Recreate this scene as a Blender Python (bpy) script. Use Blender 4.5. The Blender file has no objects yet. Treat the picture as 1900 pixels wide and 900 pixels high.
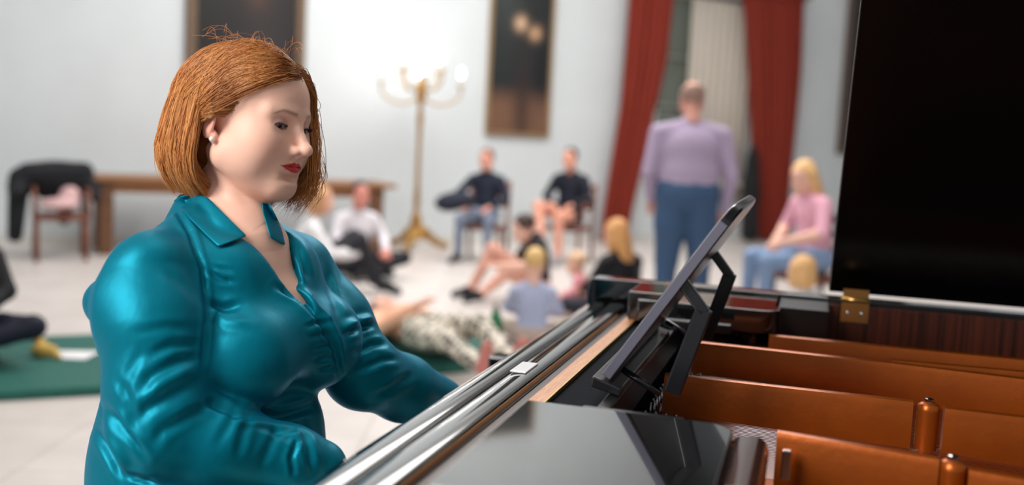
import bpy, math, random
import numpy as np
from mathutils import Matrix, Vector

random.seed(4)
RNG = np.random.default_rng(11)
SC = bpy.context.scene
COL = SC.collection

# ------------------------------------------------------------------ camera
FPX = 1850.0                       # focal length in pixels of the 1900 x 900 frame
CAM = np.array([0.0, 0.0, 1.30])
PITCH, ROLL = math.radians(5.7), math.radians(2.8)
_F = np.array([0, math.cos(PITCH), -math.sin(PITCH)])
_U0 = np.array([0, math.sin(PITCH), math.cos(PITCH)])
_R0 = np.array([1.0, 0, 0])
_R = _R0 * math.cos(ROLL) + _U0 * math.sin(ROLL)
_U = _U0 * math.cos(ROLL) - _R0 * math.sin(ROLL)


def at(px, py, d):
    """world point seen at pixel (px, py) at distance d along the view axis"""
    return CAM + (_F + _R * (px - 950) / FPX + _U * (450 - py) / FPX) * d


def onz(px, py, z):
    v = _F + _R * (px - 950) / FPX + _U * (450 - py) / FPX
    return CAM + v * ((z - CAM[2]) / v[2])


def proj(P):
    d = np.asarray(P) - CAM
    z = d @ _F
    return 950 + FPX * (d @ _R) / z, 450 - FPX * (d @ _U) / z, z


cam_data = bpy.data.cameras.new('camera')
cam = bpy.data.objects.new('camera', cam_data)
COL.objects.link(cam)
cam.matrix_world = Matrix(((_R[0], _U[0], -_F[0], CAM[0]), (_R[1], _U[1], -_F[1], CAM[1]),
                           (_R[2], _U[2], -_F[2], CAM[2]), (0, 0, 0, 1)))
cam_data.sensor_width = 36.0
cam_data.lens = FPX / 1900 * 36.0
cam_data.clip_start = 0.02
cam_data.dof.use_dof = True
cam_data.dof.focus_distance = 1.52
cam_data.dof.aperture_fstop = 1.8
SC.camera = cam

# ------------------------------------------------------------------ world, lights, exposure
world = bpy.data.worlds.new('world')
SC.world = world
world.use_nodes = True
world.node_tree.nodes['Background'].inputs[0].default_value = (0.93, 0.97, 1.0, 1)
world.node_tree.nodes['Background'].inputs[1].default_value = 0.33


def area(name, loc, target, size, power, color=(1, 1, 1), size_y=None):
    L = bpy.data.lights.new(name, 'AREA')
    L.energy = power
    L.color = color
    L.size = size
    if size_y:
        L.shape = 'RECTANGLE'
        L.size_y = size_y
    o = bpy.data.objects.new(name, L)
    COL.objects.link(o)
    o.location = loc
    o.rotation_euler = (Vector(target) - Vector(loc)).to_track_quat('-Z', 'Y').to_euler()
    return o


# added key light high at camera left, aimed at the pianist; no real window
area('key_light', (-2.5, -0.7, 3.3), (-0.35, 1.5, 1.1), 1.5, 165, (1.0, 0.965, 0.93), 2.2)
# ceiling light over the hall
area('ceiling_light', (0.0, 8.2, 5.4), (0.0, 8.4, 0), 6.0, 440, (1.0, 0.98, 0.96), 5.0)
area('ceiling_light', (-0.2, 2.0, 4.6), (-0.3, 2.0, 0), 2.0, 22, (1.0, 0.97, 0.93), 2.0)

# added uplight, no fixture: brightens ceiling and upper wall mirrored in the lacquer
area('fill_uplight', (1.2, 10.0, 4.4), (1.2, 10.4, 6.2), 2.5, 150, (1.0, 0.97, 0.93), 2.5)

SC.view_settings.view_transform = 'Standard'
SC.view_settings.look = 'None'
SC.view_settings.exposure = 0.08
SC.view_settings.gamma = 1.0
SC.view_settings.use_curve_mapping = False

# ------------------------------------------------------------------ materials
def new_mat(name):
    m = bpy.data.materials.new(name)
    m.use_nodes = True
    nt = m.node_tree
    return m, nt, nt.nodes['Principled BSDF']


def srgb(r, g, b):
    f = lambda c: (c / 255 / 12.92) if c / 255 <= 0.04045 else ((c / 255 + 0.055) / 1.055) ** 2.4
    return (f(r), f(g), f(b), 1.0)


def mat(name, col, rough=0.5, metal=0.0, spec=0.5, noise=0.0, nscale=8.0, bump=0.0, bscale=60.0, coat=0.0,
        stretch=(1, 1, 1), emit=None, alpha=None):
    m, nt, bs = new_mat(name)
    bs.inputs['Base Color'].default_value = col
    bs.inputs['Roughness'].default_value = rough
    bs.inputs['Metallic'].default_value = metal
    bs.inputs['Specular IOR Level'].default_value = spec
    bs.inputs['Coat Weight'].default_value = coat
    if emit:
        bs.inputs['Emission Color'].default_value = emit[0]
        bs.inputs['Emission Strength'].default_value = emit[1]
    if noise or bump:
        tc = nt.nodes.new('ShaderNodeTexCoord')
        mp = nt.nodes.new('ShaderNodeMapping')
        mp.inputs['Scale'].default_value = stretch
        nt.links.new(tc.outputs['Object'], mp.inputs['Vector'])
    if noise:
        nz = nt.nodes.new('ShaderNodeTexNoise')
        nz.inputs['Scale'].default_value = nscale
        nz.inputs['Detail'].default_value = 5
        nt.links.new(mp.outputs[0], nz.inputs['Vector'])
        cr = nt.nodes.new('ShaderNodeValToRGB')
        cr.color_ramp.elements[0].position = 0.3
        cr.color_ramp.elements[1].position = 0.7
        cr.color_ramp.elements[0].color = tuple(c * (1 - noise) for c in col[:3]) + (1,)
        cr.color_ramp.elements[1].color = tuple(min(1, c * (1 + noise)) for c in col[:3]) + (1,)
        nt.links.new(nz.outputs['Fac'], cr.inputs[0])
        nt.links.new(cr.outputs[0], bs.inputs['Base Color'])
    if bump:
        nb = nt.nodes.new('ShaderNodeTexNoise')
        nb.inputs['Scale'].default_value = bscale
        nb.inputs['Detail'].default_value = 4
        nt.links.new(mp.outputs[0], nb.inputs['Vector'])
        bp = nt.nodes.new('ShaderNodeBump')
        bp.inputs['Strength'].default_value = bump
        bp.inputs['Distance'].default_value = 0.004
        nt.links.new(nb.outputs['Fac'], bp.inputs['Height'])
        nt.links.new(bp.outputs[0], bs.inputs['Normal'])
    return m


def attr_mat(name, rough=0.55, spec=0.4, sheen=0.0, sss=0.0, bump=0.0, bscale=120.0, aniso=0.0):
    """colour comes from the mesh colour attribute 'col' (skin, cloth, dye)"""
    m, nt, bs = new_mat(name)
    at_ = nt.nodes.new('ShaderNodeAttribute')
    at_.attribute_name = 'col'
    nt.links.new(at_.outputs['Color'], bs.inputs['Base Color'])
    bs.inputs['Roughness'].default_value = rough
    bs.inputs['Specular IOR Level'].default_value = spec
    bs.inputs['Sheen Weight'].default_value = sheen
    bs.inputs['Anisotropic'].default_value = aniso
    if sss:
        bs.inputs['Subsurface Weight'].default_value = sss
        bs.inputs['Subsurface Radius'].default_value = (1.0, 0.35, 0.2)
        bs.inputs['Subsurface Scale'].default_value = 0.006
    if bump:
        tc = nt.nodes.new('ShaderNodeTexCoord')
        nb = nt.nodes.new('ShaderNodeTexNoise')
        nb.inputs['Scale'].default_value = bscale
        nt.links.new(tc.outputs['Object'], nb.inputs['Vector'])
        bp = nt.nodes.new('ShaderNodeBump')
        bp.inputs['Strength'].default_value = bump
        bp.inputs['Distance'].default_value = 0.002
        nt.links.new(nb.outputs['Fac'], bp.inputs['Height'])
        nt.links.new(bp.outputs[0], bs.inputs['Normal'])
    return m


# ------------------------------------------------------------------ object helpers
def tag(o, label, cat, group=None, kind=None):
    if label:
        o['label'] = label
    if cat:
        o['category'] = cat
    if group:
        o['group'] = group
    if kind:
        o['kind'] = kind
    return o


def empty(name, loc=(0, 0, 0), rz=0.0):
    o = bpy.data.objects.new(name, None)
    COL.objects.link(o)
    o.location = loc
    o.rotation_euler = (0, 0, rz)
    o.empty_display_size = 0.1
    return o


def mesh_obj(name, verts, faces, material, parent=None, smooth=True, col=None):
    me = bpy.data.meshes.new(name)
    verts = np.asarray(verts, dtype=np.float32).reshape(-1, 3)
    if isinstance(faces, np.ndarray):
        n = len(faces)
        k = faces.shape[1]
        me.vertices.add(len(verts))
        me.vertices.foreach_set('co', verts.ravel())
        me.loops.add(n * k)
        me.loops.foreach_set('vertex_index', faces.astype(np.int32).ravel())
        me.polygons.add(n)
        me.polygons.foreach_set('loop_start', np.arange(0, n * k, k, dtype=np.int32))
        me.update(calc_edges=True)
        me.validate()
    else:
        me.from_pydata(verts.tolist(), [], faces)
    if smooth:
        me.polygons.foreach_set('use_smooth', np.ones(len(me.polygons), dtype=bool))
    if col is not None:
        a = me.color_attributes.new('col', 'FLOAT_COLOR', 'POINT')
        c = np.ones((len(me.vertices), 4), dtype=np.float32)
        c[:, :3] = np.asarray(col, dtype=np.float32)[:, :3]
        a.data.foreach_set('color', c.ravel())
    me.materials.append(material)
    o = bpy.data.objects.new(name, me)
    COL.objects.link(o)
    if parent is not None:
        o.parent = parent
    return o


class MB:
    """collects simple shapes into one mesh"""

    def __init__(self):
        self.v, self.f = [], []

    def raw(self, v, f):
        b = len(self.v)
        self.v += [tuple(map(float, p)) for p in v]
        self.f += [tuple(int(i) + b for i in q) for q in f]
        return self

    def box(self, lo, hi, bev=0.0):
        x0, y0, z0 = lo
        x1, y1, z1 = hi
        if bev <= 0:
            v = [(x0, y0, z0), (x1, y0, z0), (x1, y1, z0), (x0, y1, z0),
                 (x0, y0, z1), (x1, y0, z1), (x1, y1, z1), (x0, y1, z1)]
            f = [(3, 2, 1, 0), (4, 5, 6, 7), (0, 1, 5, 4), (1, 2, 6, 5), (2, 3, 7, 6), (3, 0, 4, 7)]
            return self.raw(v, f)
        b = min(bev, abs(x1 - x0) * .45, abs(y1 - y0) * .45, abs(z1 - z0) * .45)
        pr = [(x0 + b, y0), (x1 - b, y0), (x1, y0 + b), (x1, y1 - b), (x1 - b, y1), (x0 + b, y1), (x0, y1 - b), (x0, y0 + b)]
        ins = [(x0 + b, y0 + b), (x1 - b, y0 + b), (x1 - b, y0 + b), (x1 - b, y1 - b), (x1 - b, y1 - b), (x0 + b, y1 - b),
               (x0 + b, y1 - b), (x0 + b, y0 + b)]
        v, f = [], []
        for ring, z in ((ins, z0), (pr, z0 + b), (pr, z1 - b), (ins, z1)):
            v += [(p[0], p[1], z) for p in ring]
        for k in range(3):
            for i in range(8):
                j = (i + 1) % 8
                f.append((k * 8 + i, k * 8 + j, k * 8 + 8 + j, k * 8 + 8 + i))
        f.append(tuple(reversed(range(8))))
        f.append(tuple(range(24, 32)))
        return self.raw(v, f)

    def tube(self, pts, rad, seg=8, cap=True):
        pts = [np.asarray(p, float) for p in pts]
        n = len(pts)
        if not hasattr(rad, '__len__'):
            rad = [rad] * n
        v, f = [], []
        up = None
        for i, p in enumerate(pts):
            t = pts[min(i + 1, n - 1)] - pts[max(i - 1, 0)]
            t = t / (np.linalg.norm(t) + 1e-9)
            if up is None:
                up = np.array([0, 0, 1.0]) if abs(t[2]) < .9 else np.array([1.0, 0, 0])
            s = np.cross(t, up)
            s /= np.linalg.norm(s) + 1e-9
            up = np.cross(s, t)
            for k in range(seg):
                a = 2 * math.pi * k / seg
                v.append(p + rad[i] * (math.cos(a) * s + math.sin(a) * up))
        for i in range(n - 1):
            for k in range(seg):
                j = (k + 1) % seg
                f.append((i * seg + k, i * seg + j, (i + 1) * seg + j, (i + 1) * seg + k))
        if cap:
            f.append(tuple(reversed(range(seg))))
            f.append(tuple(range((n - 1) * seg, n * seg)))
        return self.raw(v, f)

    def lathe(self, prof, seg=16, c=(0, 0, 0)):
        v, f = [], []
        for r, z in prof:
            for k in range(seg):
                a = 2 * math.pi * k / seg
                v.append((c[0] + r * math.cos(a), c[1] + r * math.sin(a), c[2] + z))
        n = len(prof)
        for i in range(n - 1):
            for k in range(seg):
                j = (k + 1) % seg
                f.append((i * seg + k, i * seg + j, (i + 1) * seg + j, (i + 1) * seg + k))
        f.append(tuple(reversed(range(seg))))
        f.append(tuple(range((n - 1) * seg, n * seg)))
        return self.raw(v, f)

    def prism(self, poly, h0, h1, axis=2):
        """polygon of 2-D points extruded along an axis (0: poly is (y,z), 1: (x,z), 2: (x,y))"""
        n = len(poly)

        def P(p, h):
            return {0: (h, p[0], p[1]), 1: (p[0], h, p[1]), 2: (p[0], p[1], h)}[axis]
        v = [P(p, h0) for p in poly] + [P(p, h1) for p in poly]
        f = [tuple(reversed(range(n))), tuple(range(n, 2 * n))]
        for i in range(n):
            j = (i + 1) % n
            f.append((i, j, n + j, n + i))
        return self.raw(v, f)

    def build(self, name, material, parent=None, smooth=False, bevel=0.0):
        o = mesh_obj(name, self.v, self.f, material, parent, smooth=smooth)
        import bmesh
        bm = bmesh.new()
        bm.from_mesh(o.data)
        bmesh.ops.recalc_face_normals(bm, faces=bm.faces)
        bm.to_mesh(o.data)
        bm.free()
        if bevel:
            b = o.modifiers.new('bevel', 'BEVEL')
            b.width = bevel
            b.segments = 3
            b.limit_method = 'ANGLE'
            b.angle_limit = math.radians(40)
            o.data.polygons.foreach_set('use_smooth', np.ones(len(o.data.polygons), dtype=bool))
            b.harden_normals = True
        return o


def autosmooth(o, deg=40):
    me = o.data
    me.polygons.foreach_set('use_smooth', np.ones(len(me.polygons), dtype=bool))
    try:
        me.set_sharp_from_angle(angle=math.radians(deg))
    except Exception:
        pass
    return o


# ------------------------------------------------------------------ implicit surfaces for bodies and cloth
def seg_(a, b, ra, rb=None):
    a = np.asarray(a, float)
    b = np.asarray(b, float)
    rb = ra if rb is None else rb
    ab = b - a
    L2 = float(ab @ ab) + 1e-12
    m = max(ra, rb)

    def f(X, Y, Z):
        px, py, pz = X - a[0], Y - a[1], Z - a[2]
        t = np.clip((px * ab[0] + py * ab[1] + pz * ab[2]) / L2, 0, 1)
        return np.sqrt((px - t * ab[0]) ** 2 + (py - t * ab[1]) ** 2 + (pz - t * ab[2]) ** 2) - (ra + (rb - ra) * t)
    return f, np.minimum(a, b) - m, np.maximum(a, b) + m


def ell_(c, r, M=None):
    c = np.asarray(c, float)
    r = np.asarray(r, float) * np.ones(3)
    m = r if M is None else np.ones(3) * r.max()

    def f(X, Y, Z):
        x, y, z = X - c[0], Y - c[1], Z - c[2]
        if M is not None:                      # columns of M are the ellipsoid's own axes
            x, y, z = (x * M[0, 0] + y * M[1, 0] + z * M[2, 0], x * M[0, 1] + y * M[1, 1] + z * M[2, 1],
                       x * M[0, 2] + y * M[1, 2] + z * M[2, 2])
        k0 = np.sqrt((x / r[0]) ** 2 + (y / r[1]) ** 2 + (z / r[2]) ** 2)
        k1 = np.sqrt((x / r[0] ** 2) ** 2 + (y / r[1] ** 2) ** 2 + (z / r[2] ** 2) ** 2) + 1e-9
        return k0 * (k0 - 1) / k1
    return f, c - m, c + m


class Sdf:
    def __init__(self):
        self.ops = []

    def add(self, prim, k=0.01, label=0):
        self.ops.append(('u', prim, k, label))
        return self

    def sub(self, prim, k=0.005):
        self.ops.append(('s', prim, k, None))
        return self

    def chain(self, pts, rad, k=0.01, label=0):
        for i in range(len(pts) - 1):
            self.add(seg_(pts[i], pts[i + 1], rad[i], rad[i + 1]), k, label)
        return self

    def label(self, V):
        labs = sorted({o[3] for o in self.ops if o[3] is not None})
        best = np.full(len(V), 1e9)
        out = np.zeros(len(V), int)
        for op, prim, k, lb in self.ops:
            if op != 'u':
                continue
            d = prim[0](V[:, 0], V[:, 1], V[:, 2])
            m = d < best
            best[m] = d[m]
            out[m] = lb
        return out

    def mesh(self, h, lo=None, hi=None, smooth=1):
        adds = [o for o in self.ops if o[0] == 'u']
        if lo is None:
            lo = np.min([o[1][1] for o in adds], axis=0) - 3 * h
            hi = np.max([o[1][2] for o in adds], axis=0) + 3 * h
        lo = np.asarray(lo, float)
        hi = np.asarray(hi, float)
        n = np.ceil((hi - lo) / h).astype(int) + 1
        ax = [(lo[i] + h * np.arange(n[i])).astype(np.float32) for i in range(3)]
        D = np.full(n, 0.2, dtype=np.float32)
        for op, (f, b0, b1), k, lb in self.ops:
            mg = k + 4 * h
            i0 = np.clip(np.floor((b0 - mg - lo) / h).astype(int), 0, n)
            i1 = np.clip(np.ceil((b1 + mg - lo) / h).astype(int) + 1, 0, n)
            if (i1 <= i0).any():
                continue
            s = tuple(slice(a, b) for a, b in zip(i0, i1))
            X = ax[0][s[0]][:, None, None]
            Y = ax[1][s[1]][None, :, None]
            Z = ax[2][s[2]][None, None, :]
            d = f(X, Y, Z).astype(np.float32)
            o = D[s]
            if op == 'u':
                hh = np.maximum(k - np.abs(o - d), 0) / k
                D[s] = np.minimum(o, d) - hh * hh * k * 0.25
            else:
                d = -d
                hh = np.maximum(k - np.abs(o - d), 0) / k
                D[s] = np.maximum(o, d) + hh * hh * k * 0.25
        return surface_net(D, lo, h, smooth)


def surface_net(D, lo, h, smooth=1):
    S = D < 0
    cnt = np.zeros(tuple(np.array(D.shape) - 1), np.int8)
    for a in (0, 1):
        for b in (0, 1):
            for c in (0, 1):
                cnt += S[a:D.shape[0] - 1 + a, b:D.shape[1] - 1 + b, c:D.shape[2] - 1 + c]
    act = np.argwhere((cnt > 0) & (cnt < 8))
    idx = np.full(cnt.shape, -1, np.int64)
    idx[act[:, 0], act[:, 1], act[:, 2]] = np.arange(len(act))
    acc = np.zeros((len(act), 3))
    num = np.zeros(len(act))
    cor = [(a, b, c) for a in (0, 1) for b in (0, 1) for c in (0, 1)]
    val = {c: D[act[:, 0] + c[0], act[:, 1] + c[1], act[:, 2] + c[2]] for c in cor}
    for c0 in cor:
        for axx in range(3):
            if c0[axx]:
                continue
            c1 = list(c0)
            c1[axx] = 1
            a, b = val[c0], val[tuple(c1)]
            m = (a < 0) != (b < 0)
            t = np.where(m, a / np.where(m, a - b, 1), 0)
            p = np.array(c0, float)[None, :] + 0 * acc
            p[:, axx] += t
            acc += p * m[:, None]
            num += m
    V = lo + h * (act + acc / num[:, None])
    F = []
    for axx in range(3):
        o1, o2 = [(1, 2), (2, 0), (0, 1)][axx]
        sl0 = [slice(None)] * 3
        sl1 = [slice(None)] * 3
        sl0[axx] = slice(0, -1)
        sl1[axx] = slice(1, None)
        A, B = S[tuple(sl0)], S[tuple(sl1)]
        e = np.argwhere(A != B)
        ok = (e[:, o1] > 0) & (e[:, o2] > 0) & (e[:, o1] < D.shape[o1] - 1) & (e[:, o2] < D.shape[o2] - 1)
        e = e[ok]
        ins = A[e[:, 0], e[:, 1], e[:, 2]]
        q = []
        for d1, d2 in ((1, 1), (0, 1), (0, 0), (1, 0)):
            c = e.copy()
            c[:, o1] -= d1
            c[:, o2] -= d2
            q.append(idx[c[:, 0], c[:, 1], c[:, 2]])
        q = np.stack(q, 1)
        q[~ins] = q[~ins][:, ::-1]
        F.append(q)
    F = np.concatenate(F)
    for _ in range(smooth):
        V = relax(V, F, 0.5)
    return V, F


def relax(V, F, lam):
    s = np.zeros_like(V)
    n = np.zeros(len(V))
    for i, j in ((0, 1), (1, 2), (2, 3), (3, 0)):
        for a, b in ((F[:, i], F[:, j]), (F[:, j], F[:, i])):
            for c in range(3):
                s[:, c] += np.bincount(a, weights=V[b, c], minlength=len(V))
            n += np.bincount(a, minlength=len(V))
    return V + lam * (s / np.maximum(n, 1)[:, None] - V)


def vnormals(V, F):
    n = np.cross(V[F[:, 2]] - V[F[:, 0]], V[F[:, 3]] - V[F[:, 1]])
    N = np.zeros_like(V)
    for k in range(4):
        for c in range(3):
            N[:, c] += np.bincount(F[:, k], weights=n[:, c], minlength=len(V))
    return N / (np.linalg.norm(N, axis=1)[:, None] + 1e-12)


def join(parts):
    """parts: list of (V, F quads, C)"""
    V, F, Cc, b = [], [], [], 0
    for v, f, c in parts:
        V.append(v)
        F.append(np.asarray(f) + b)
        Cc.append(np.broadcast_to(np.asarray(c, float)[..., :3], (len(v), 3)))
        b += len(v)
    return np.concatenate(V), np.concatenate(F), np.concatenate(Cc)


def tubes(paths, radii, seg=4, cols=None):
    """many equal-length polylines (N, K, 3) as thin tapered tubes; returns V, F quads, C"""
    P = np.asarray(paths, float)
    N, K, _ = P.shape
    R_ = np.broadcast_to(np.asarray(radii, float), (N, K))
    T = np.gradient(P, axis=1)
    T /= np.linalg.norm(T, axis=2, keepdims=True) + 1e-9
    up = np.zeros_like(T)
    up[..., 1] = 1
    up[..., 0] = 0.31
    A = np.cross(T, up)
    A /= np.linalg.norm(A, axis=2, keepdims=True) + 1e-9
    B = np.cross(T, A)
    V = np.zeros((N, K, seg, 3))
    for s in range(seg):
        a = 2 * math.pi * s / seg
        V[:, :, s] = P + R_[..., None] * (math.cos(a) * A + math.sin(a) * B)
    i = np.arange(N)[:, None, None] * K * seg
    k = np.arange(K - 1)[None, :, None] * seg
    s = np.arange(seg)[None, None, :]
    s2 = (s + 1) % seg
    F = np.stack([i + k + s, i + k + s2, i + k + seg + s2, i + k + seg + s], -1).reshape(-1, 4)
    Cc = None
    if cols is not None:
        Cc = np.repeat(np.asarray(cols, float).reshape(N, K, 1, 3), seg, axis=2).reshape(-1, 3)
    return V.reshape(-1, 3), F, Cc


def rot_head(yaw, pit, rol):
    cy, sy = math.cos(yaw), math.sin(yaw)
    cp, sp = math.cos(pit), math.sin(pit)
    cr, sr = math.cos(rol), math.sin(rol)
    return (np.array([[cy, -sy, 0], [sy, cy, 0], [0, 0, 1]]) @ np.array([[cp, 0, sp], [0, 1, 0], [-sp, 0, cp]])
            @ np.array([[1, 0, 0], [0, cr, -sr], [0, sr, cr]]))


def sm(x, a, b):
    t = np.clip((x - a) / (b - a), 0, 1)
    return t * t * (3 - 2 * t)


def wood_grain(name, c1, c2, scale, axis_stretch, rough=.3, coat=0.0, p=(.35, .65)):
    m, nt, bs = new_mat(name)
    tc = nt.nodes.new('ShaderNodeTexCoord')
    mp = nt.nodes.new('ShaderNodeMapping')
    mp.inputs['Scale'].default_value = axis_stretch
    nz = nt.nodes.new('ShaderNodeTexNoise')
    nz.inputs['Scale'].default_value = scale
    nz.inputs['Detail'].default_value = 6
    nz.inputs['Roughness'].default_value = .65
    cr = nt.nodes.new('ShaderNodeValToRGB')
    cr.color_ramp.elements[0].color = c1
    cr.color_ramp.elements[1].color = c2
    cr.color_ramp.elements[0].position = p[0]
    cr.color_ramp.elements[1].position = p[1]
    nt.links.new(tc.outputs['Object'], mp.inputs[0])
    nt.links.new(mp.outputs[0], nz.inputs['Vector'])
    nt.links.new(nz.outputs['Fac'], cr.inputs[0])
    nt.links.new(cr.outputs[0], bs.inputs['Base Color'])
    bs.inputs['Roughness'].default_value = rough
    bs.inputs['Coat Weight'].default_value = coat
    bs.inputs['Coat Roughness'].default_value = .08
    return m



def bez(pts, n=40):
    """smooth open curve through points (Catmull-Rom)"""
    P = [np.array(p, float) for p in pts]
    P = [2 * P[0] - P[1]] + P + [2 * P[-1] - P[-2]]
    out = []
    for i in range(1, len(P) - 2):
        for k in range(n):
            t = k / n
            a, b, c, d = P[i - 1:i + 3]
            out.append(.5 * ((2 * b) + (-a + c) * t + (2 * a - 5 * b + 4 * c - d) * t * t + (-a + 3 * b - 3 * c + d) * t ** 3))
    out.append(P[-2])
    return out



# ------------------------------------------------------------------ the hall
WE = np.array([1.0, .55, 0.0]) / math.hypot(1, .55)       # along the back wall
WN = np.array([WE[1], -WE[0], 0.0])                        # out of the wall, into the room
W0 = np.array([0.0, 13.2, 0.0])


def onwall(px, py, off=0.0):
    """(distance along the wall, height) seen at a pixel, on a plane off metres in front of the wall"""
    v = _F + _R * (px - 950) / FPX + _U * (450 - py) / FPX
    t = ((W0 + WN * off - CAM) @ WN) / (v @ WN)
    p = CAM + v * t
    return float((p - W0) @ WE), float(p[2])


WALL_RZ = math.atan2(WE[1], WE[0])
WALL_M = Matrix.Translation(Vector(W0)) @ Matrix.Rotation(WALL_RZ, 4, 'Z')   # local x along the wall, -y into the room


def wall_obj(o):
    o.matrix_world = WALL_M
    return o


M_WALL = mat('white_plaster', srgb(208, 214, 217), .75, spec=.2, noise=.03, nscale=1.5, bump=.05, bscale=40)
M_FLOOR = None
m, nt, bs = new_mat('pale_stone_floor')
tc = nt.nodes.new('ShaderNodeTexCoord')
br = nt.nodes.new('ShaderNodeTexBrick')
br.offset = 0.0
br.inputs['Color1'].default_value = srgb(212, 204, 200)
br.inputs['Color2'].default_value = srgb(204, 195, 190)
br.inputs['Mortar'].default_value = srgb(186, 176, 170)
br.inputs['Scale'].default_value = 1.0
br.inputs['Mortar Size'].default_value = .006
br.inputs['Brick Width'].default_value = .6
br.inputs['Row Height'].default_value = .6
nz = nt.nodes.new('ShaderNodeTexNoise')
nz.inputs['Scale'].default_value = 4
mx = nt.nodes.new('ShaderNodeMixRGB')
mx.blend_type = 'SOFT_LIGHT'
mx.inputs[0].default_value = .35
nt.links.new(tc.outputs['Object'], br.inputs['Vector'])
nt.links.new(tc.outputs['Object'], nz.inputs['Vector'])
nt.links.new(br.outputs['Color'], mx.inputs[1])
nt.links.new(nz.outputs['Fac'], mx.inputs[2])
nt.links.new(mx.outputs[0], bs.inputs['Base Color'])
bs.inputs['Roughness'].default_value = .35
M_FLOOR = m
fl = MB().box((-9, -3.5, -.1), (13, 24, 0)).build('floor', M_FLOOR)
tag(fl, None, None, kind='structure')

tag(MB().box((-9, -3.5, 6.2), (13, 24, 6.3)).build('ceiling', mat('white_ceiling', srgb(236, 236, 234), .8, noise=.02)), None, None, kind='structure')
# back wall with the window opening
wx0, _ = onwall(1222, 150)
wx1, wtop = onwall(1392, 2)
_, wsill = onwall(1250, 335)
XL, XR, ZT = -11.0, 10.0, 6.2
wv = MB()
wv.box((XL, 0, 0), (wx0, .35, ZT)).box((wx1, 0, 0), (XR, .35, ZT)).box((wx0, 0, 0), (wx1, .35, wsill)).box((wx0, 0, wtop), (wx1, .35, ZT))
tag(wall_obj(wv.build('wall_back', M_WALL)), None, None, kind='structure')
tag(wall_obj(MB().box((XL, -.018, 0), (XR, -.001, .10)).build('baseboard_back', mat('baseboard', srgb(206, 206, 202), .5, noise=.03), bevel=.004)), None, None, kind='structure')

M_FRAME = mat('grey_window_frame', srgb(150, 152, 146), .5, noise=.05)
M_GLASS = mat('dusk_glass', srgb(120, 128, 118), .12, spec=.6, noise=.15, nscale=1.2)
M_BLIND = mat('beige_blind', srgb(196, 187, 176), .85, spec=.1, noise=.05, nscale=3, stretch=(6, 1, .3))
win = wall_obj(MB().box((wx0, .14, wsill), (wx1, .16, wtop)).build('window_1', M_GLASS))
win['kind'] = 'structure'
for nm, a, b, c, d in (('window_frame', wx0, wx0 + .07, wsill, wtop), ('window_frame', wx1 - .07, wx1, wsill, wtop),
                       ('window_frame', wx0 + .07, wx1 - .07, wsill, wsill + .07), ('window_frame', wx0 + .07, wx1 - .07, wtop - .08, wtop),
                       ('mullion', (wx0 + wx1) / 2 - .04, (wx0 + wx1) / 2 + .04, wsill + .07, wtop - .08),
                       ('glazing_bar', wx0 + .07, (wx0 + wx1) / 2 - .04, wsill + 1.05, wsill + 1.09),
                       ('glazing_bar', wx0 + .07, (wx0 + wx1) / 2 - .04, wsill + 1.75, wsill + 1.79)):
    o = MB().box((a, .09, c), (b, .139, d)).build(nm, M_FRAME, win, bevel=.006)
o = MB().box((wx0 - .05, -.16, wsill - .05), (wx1 + .05, .088, wsill)).build('window_sill', mat('sill', srgb(206, 200, 190), .4, noise=.04), win, bevel=.008)
# roller blind over the right-hand part of the window
bx0, _ = onwall(1272, 150)
blind = MB()
nb = 40
v, f = [], []
for i in range(nb + 1):
    x = bx0 + (wx1 + .02 - bx0) * i / nb
    for z in (wsill - .25, wtop - .06):
        v.append((x, -.05 - .012 * math.sin(i * 1.3), z))
for i in range(nb):
    f.append((2 * i, 2 * i + 2, 2 * i + 3, 2 * i + 1))
rb = empty('roller_blind', (0, 0, 0))
rb.matrix_world = WALL_M
tag(rb, 'beige roller blind hanging in the window between the red curtains', 'blind')
o = MB().raw(v, f).build('fabric', M_BLIND, rb, smooth=True)
sd_ = o.modifiers.new('t', 'SOLIDIFY')
sd_.thickness = .006
MB().tube([(bx0 - .02, -.055, wtop - .03), (wx1 + .04, -.055, wtop - .03)], .035, 12).build('roller', mat('roller', srgb(60, 58, 54), .5, noise=.1), rb, smooth=True)
MB().box((bx0, -.068, wsill - .28), (wx1 + .02, -.038, wsill - .25), .004).build('bottom_bar', M_FRAME, rb)


# curtains: pleated cloth between two edge lines
def curtain(label, left, right, n_pleat, parentname='curtain', off=.20, amp=.045, seed=1):
    g = random.Random(seed)
    rows = 46
    cols_ = n_pleat * 8
    v, f = [], []
    for r in range(rows + 1):
        t = r / rows

        def ip(L_):
            for k in range(len(L_) - 1):
                if t <= L_[k + 1][0]:
                    a, b = L_[k], L_[k + 1]
                    q = (t - a[0]) / (b[0] - a[0])
                    return a[1] + (b[1] - a[1]) * q, a[2] + (b[2] - a[2]) * q
            return L_[-1][1], L_[-1][2]
        (xa, za), (xb, zb) = ip(left), ip(right)
        for c in range(cols_ + 1):
            u = c / cols_
            x = xa + (xb - xa) * u
            z = za + (zb - za) * u
            ph = u * n_pleat * 2 * math.pi
            y = -off - amp * (math.sin(ph + .4 * math.sin(t * 5)) + .35 * math.sin(2.3 * ph + 1.7))
            v.append((x, y, z))
    for r in range(rows):
        for c in range(cols_):
            a = r * (cols_ + 1) + c
            f.append((a, a + 1, a + cols_ + 2, a + cols_ + 1))
    return v, f


M_CURT = mat('red_curtain', srgb(132, 50, 38), .8, spec=.15, noise=.12, nscale=6, stretch=(8, 8, .5))


def wl(px, py):
    return onwall(px, py, .2)


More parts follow.
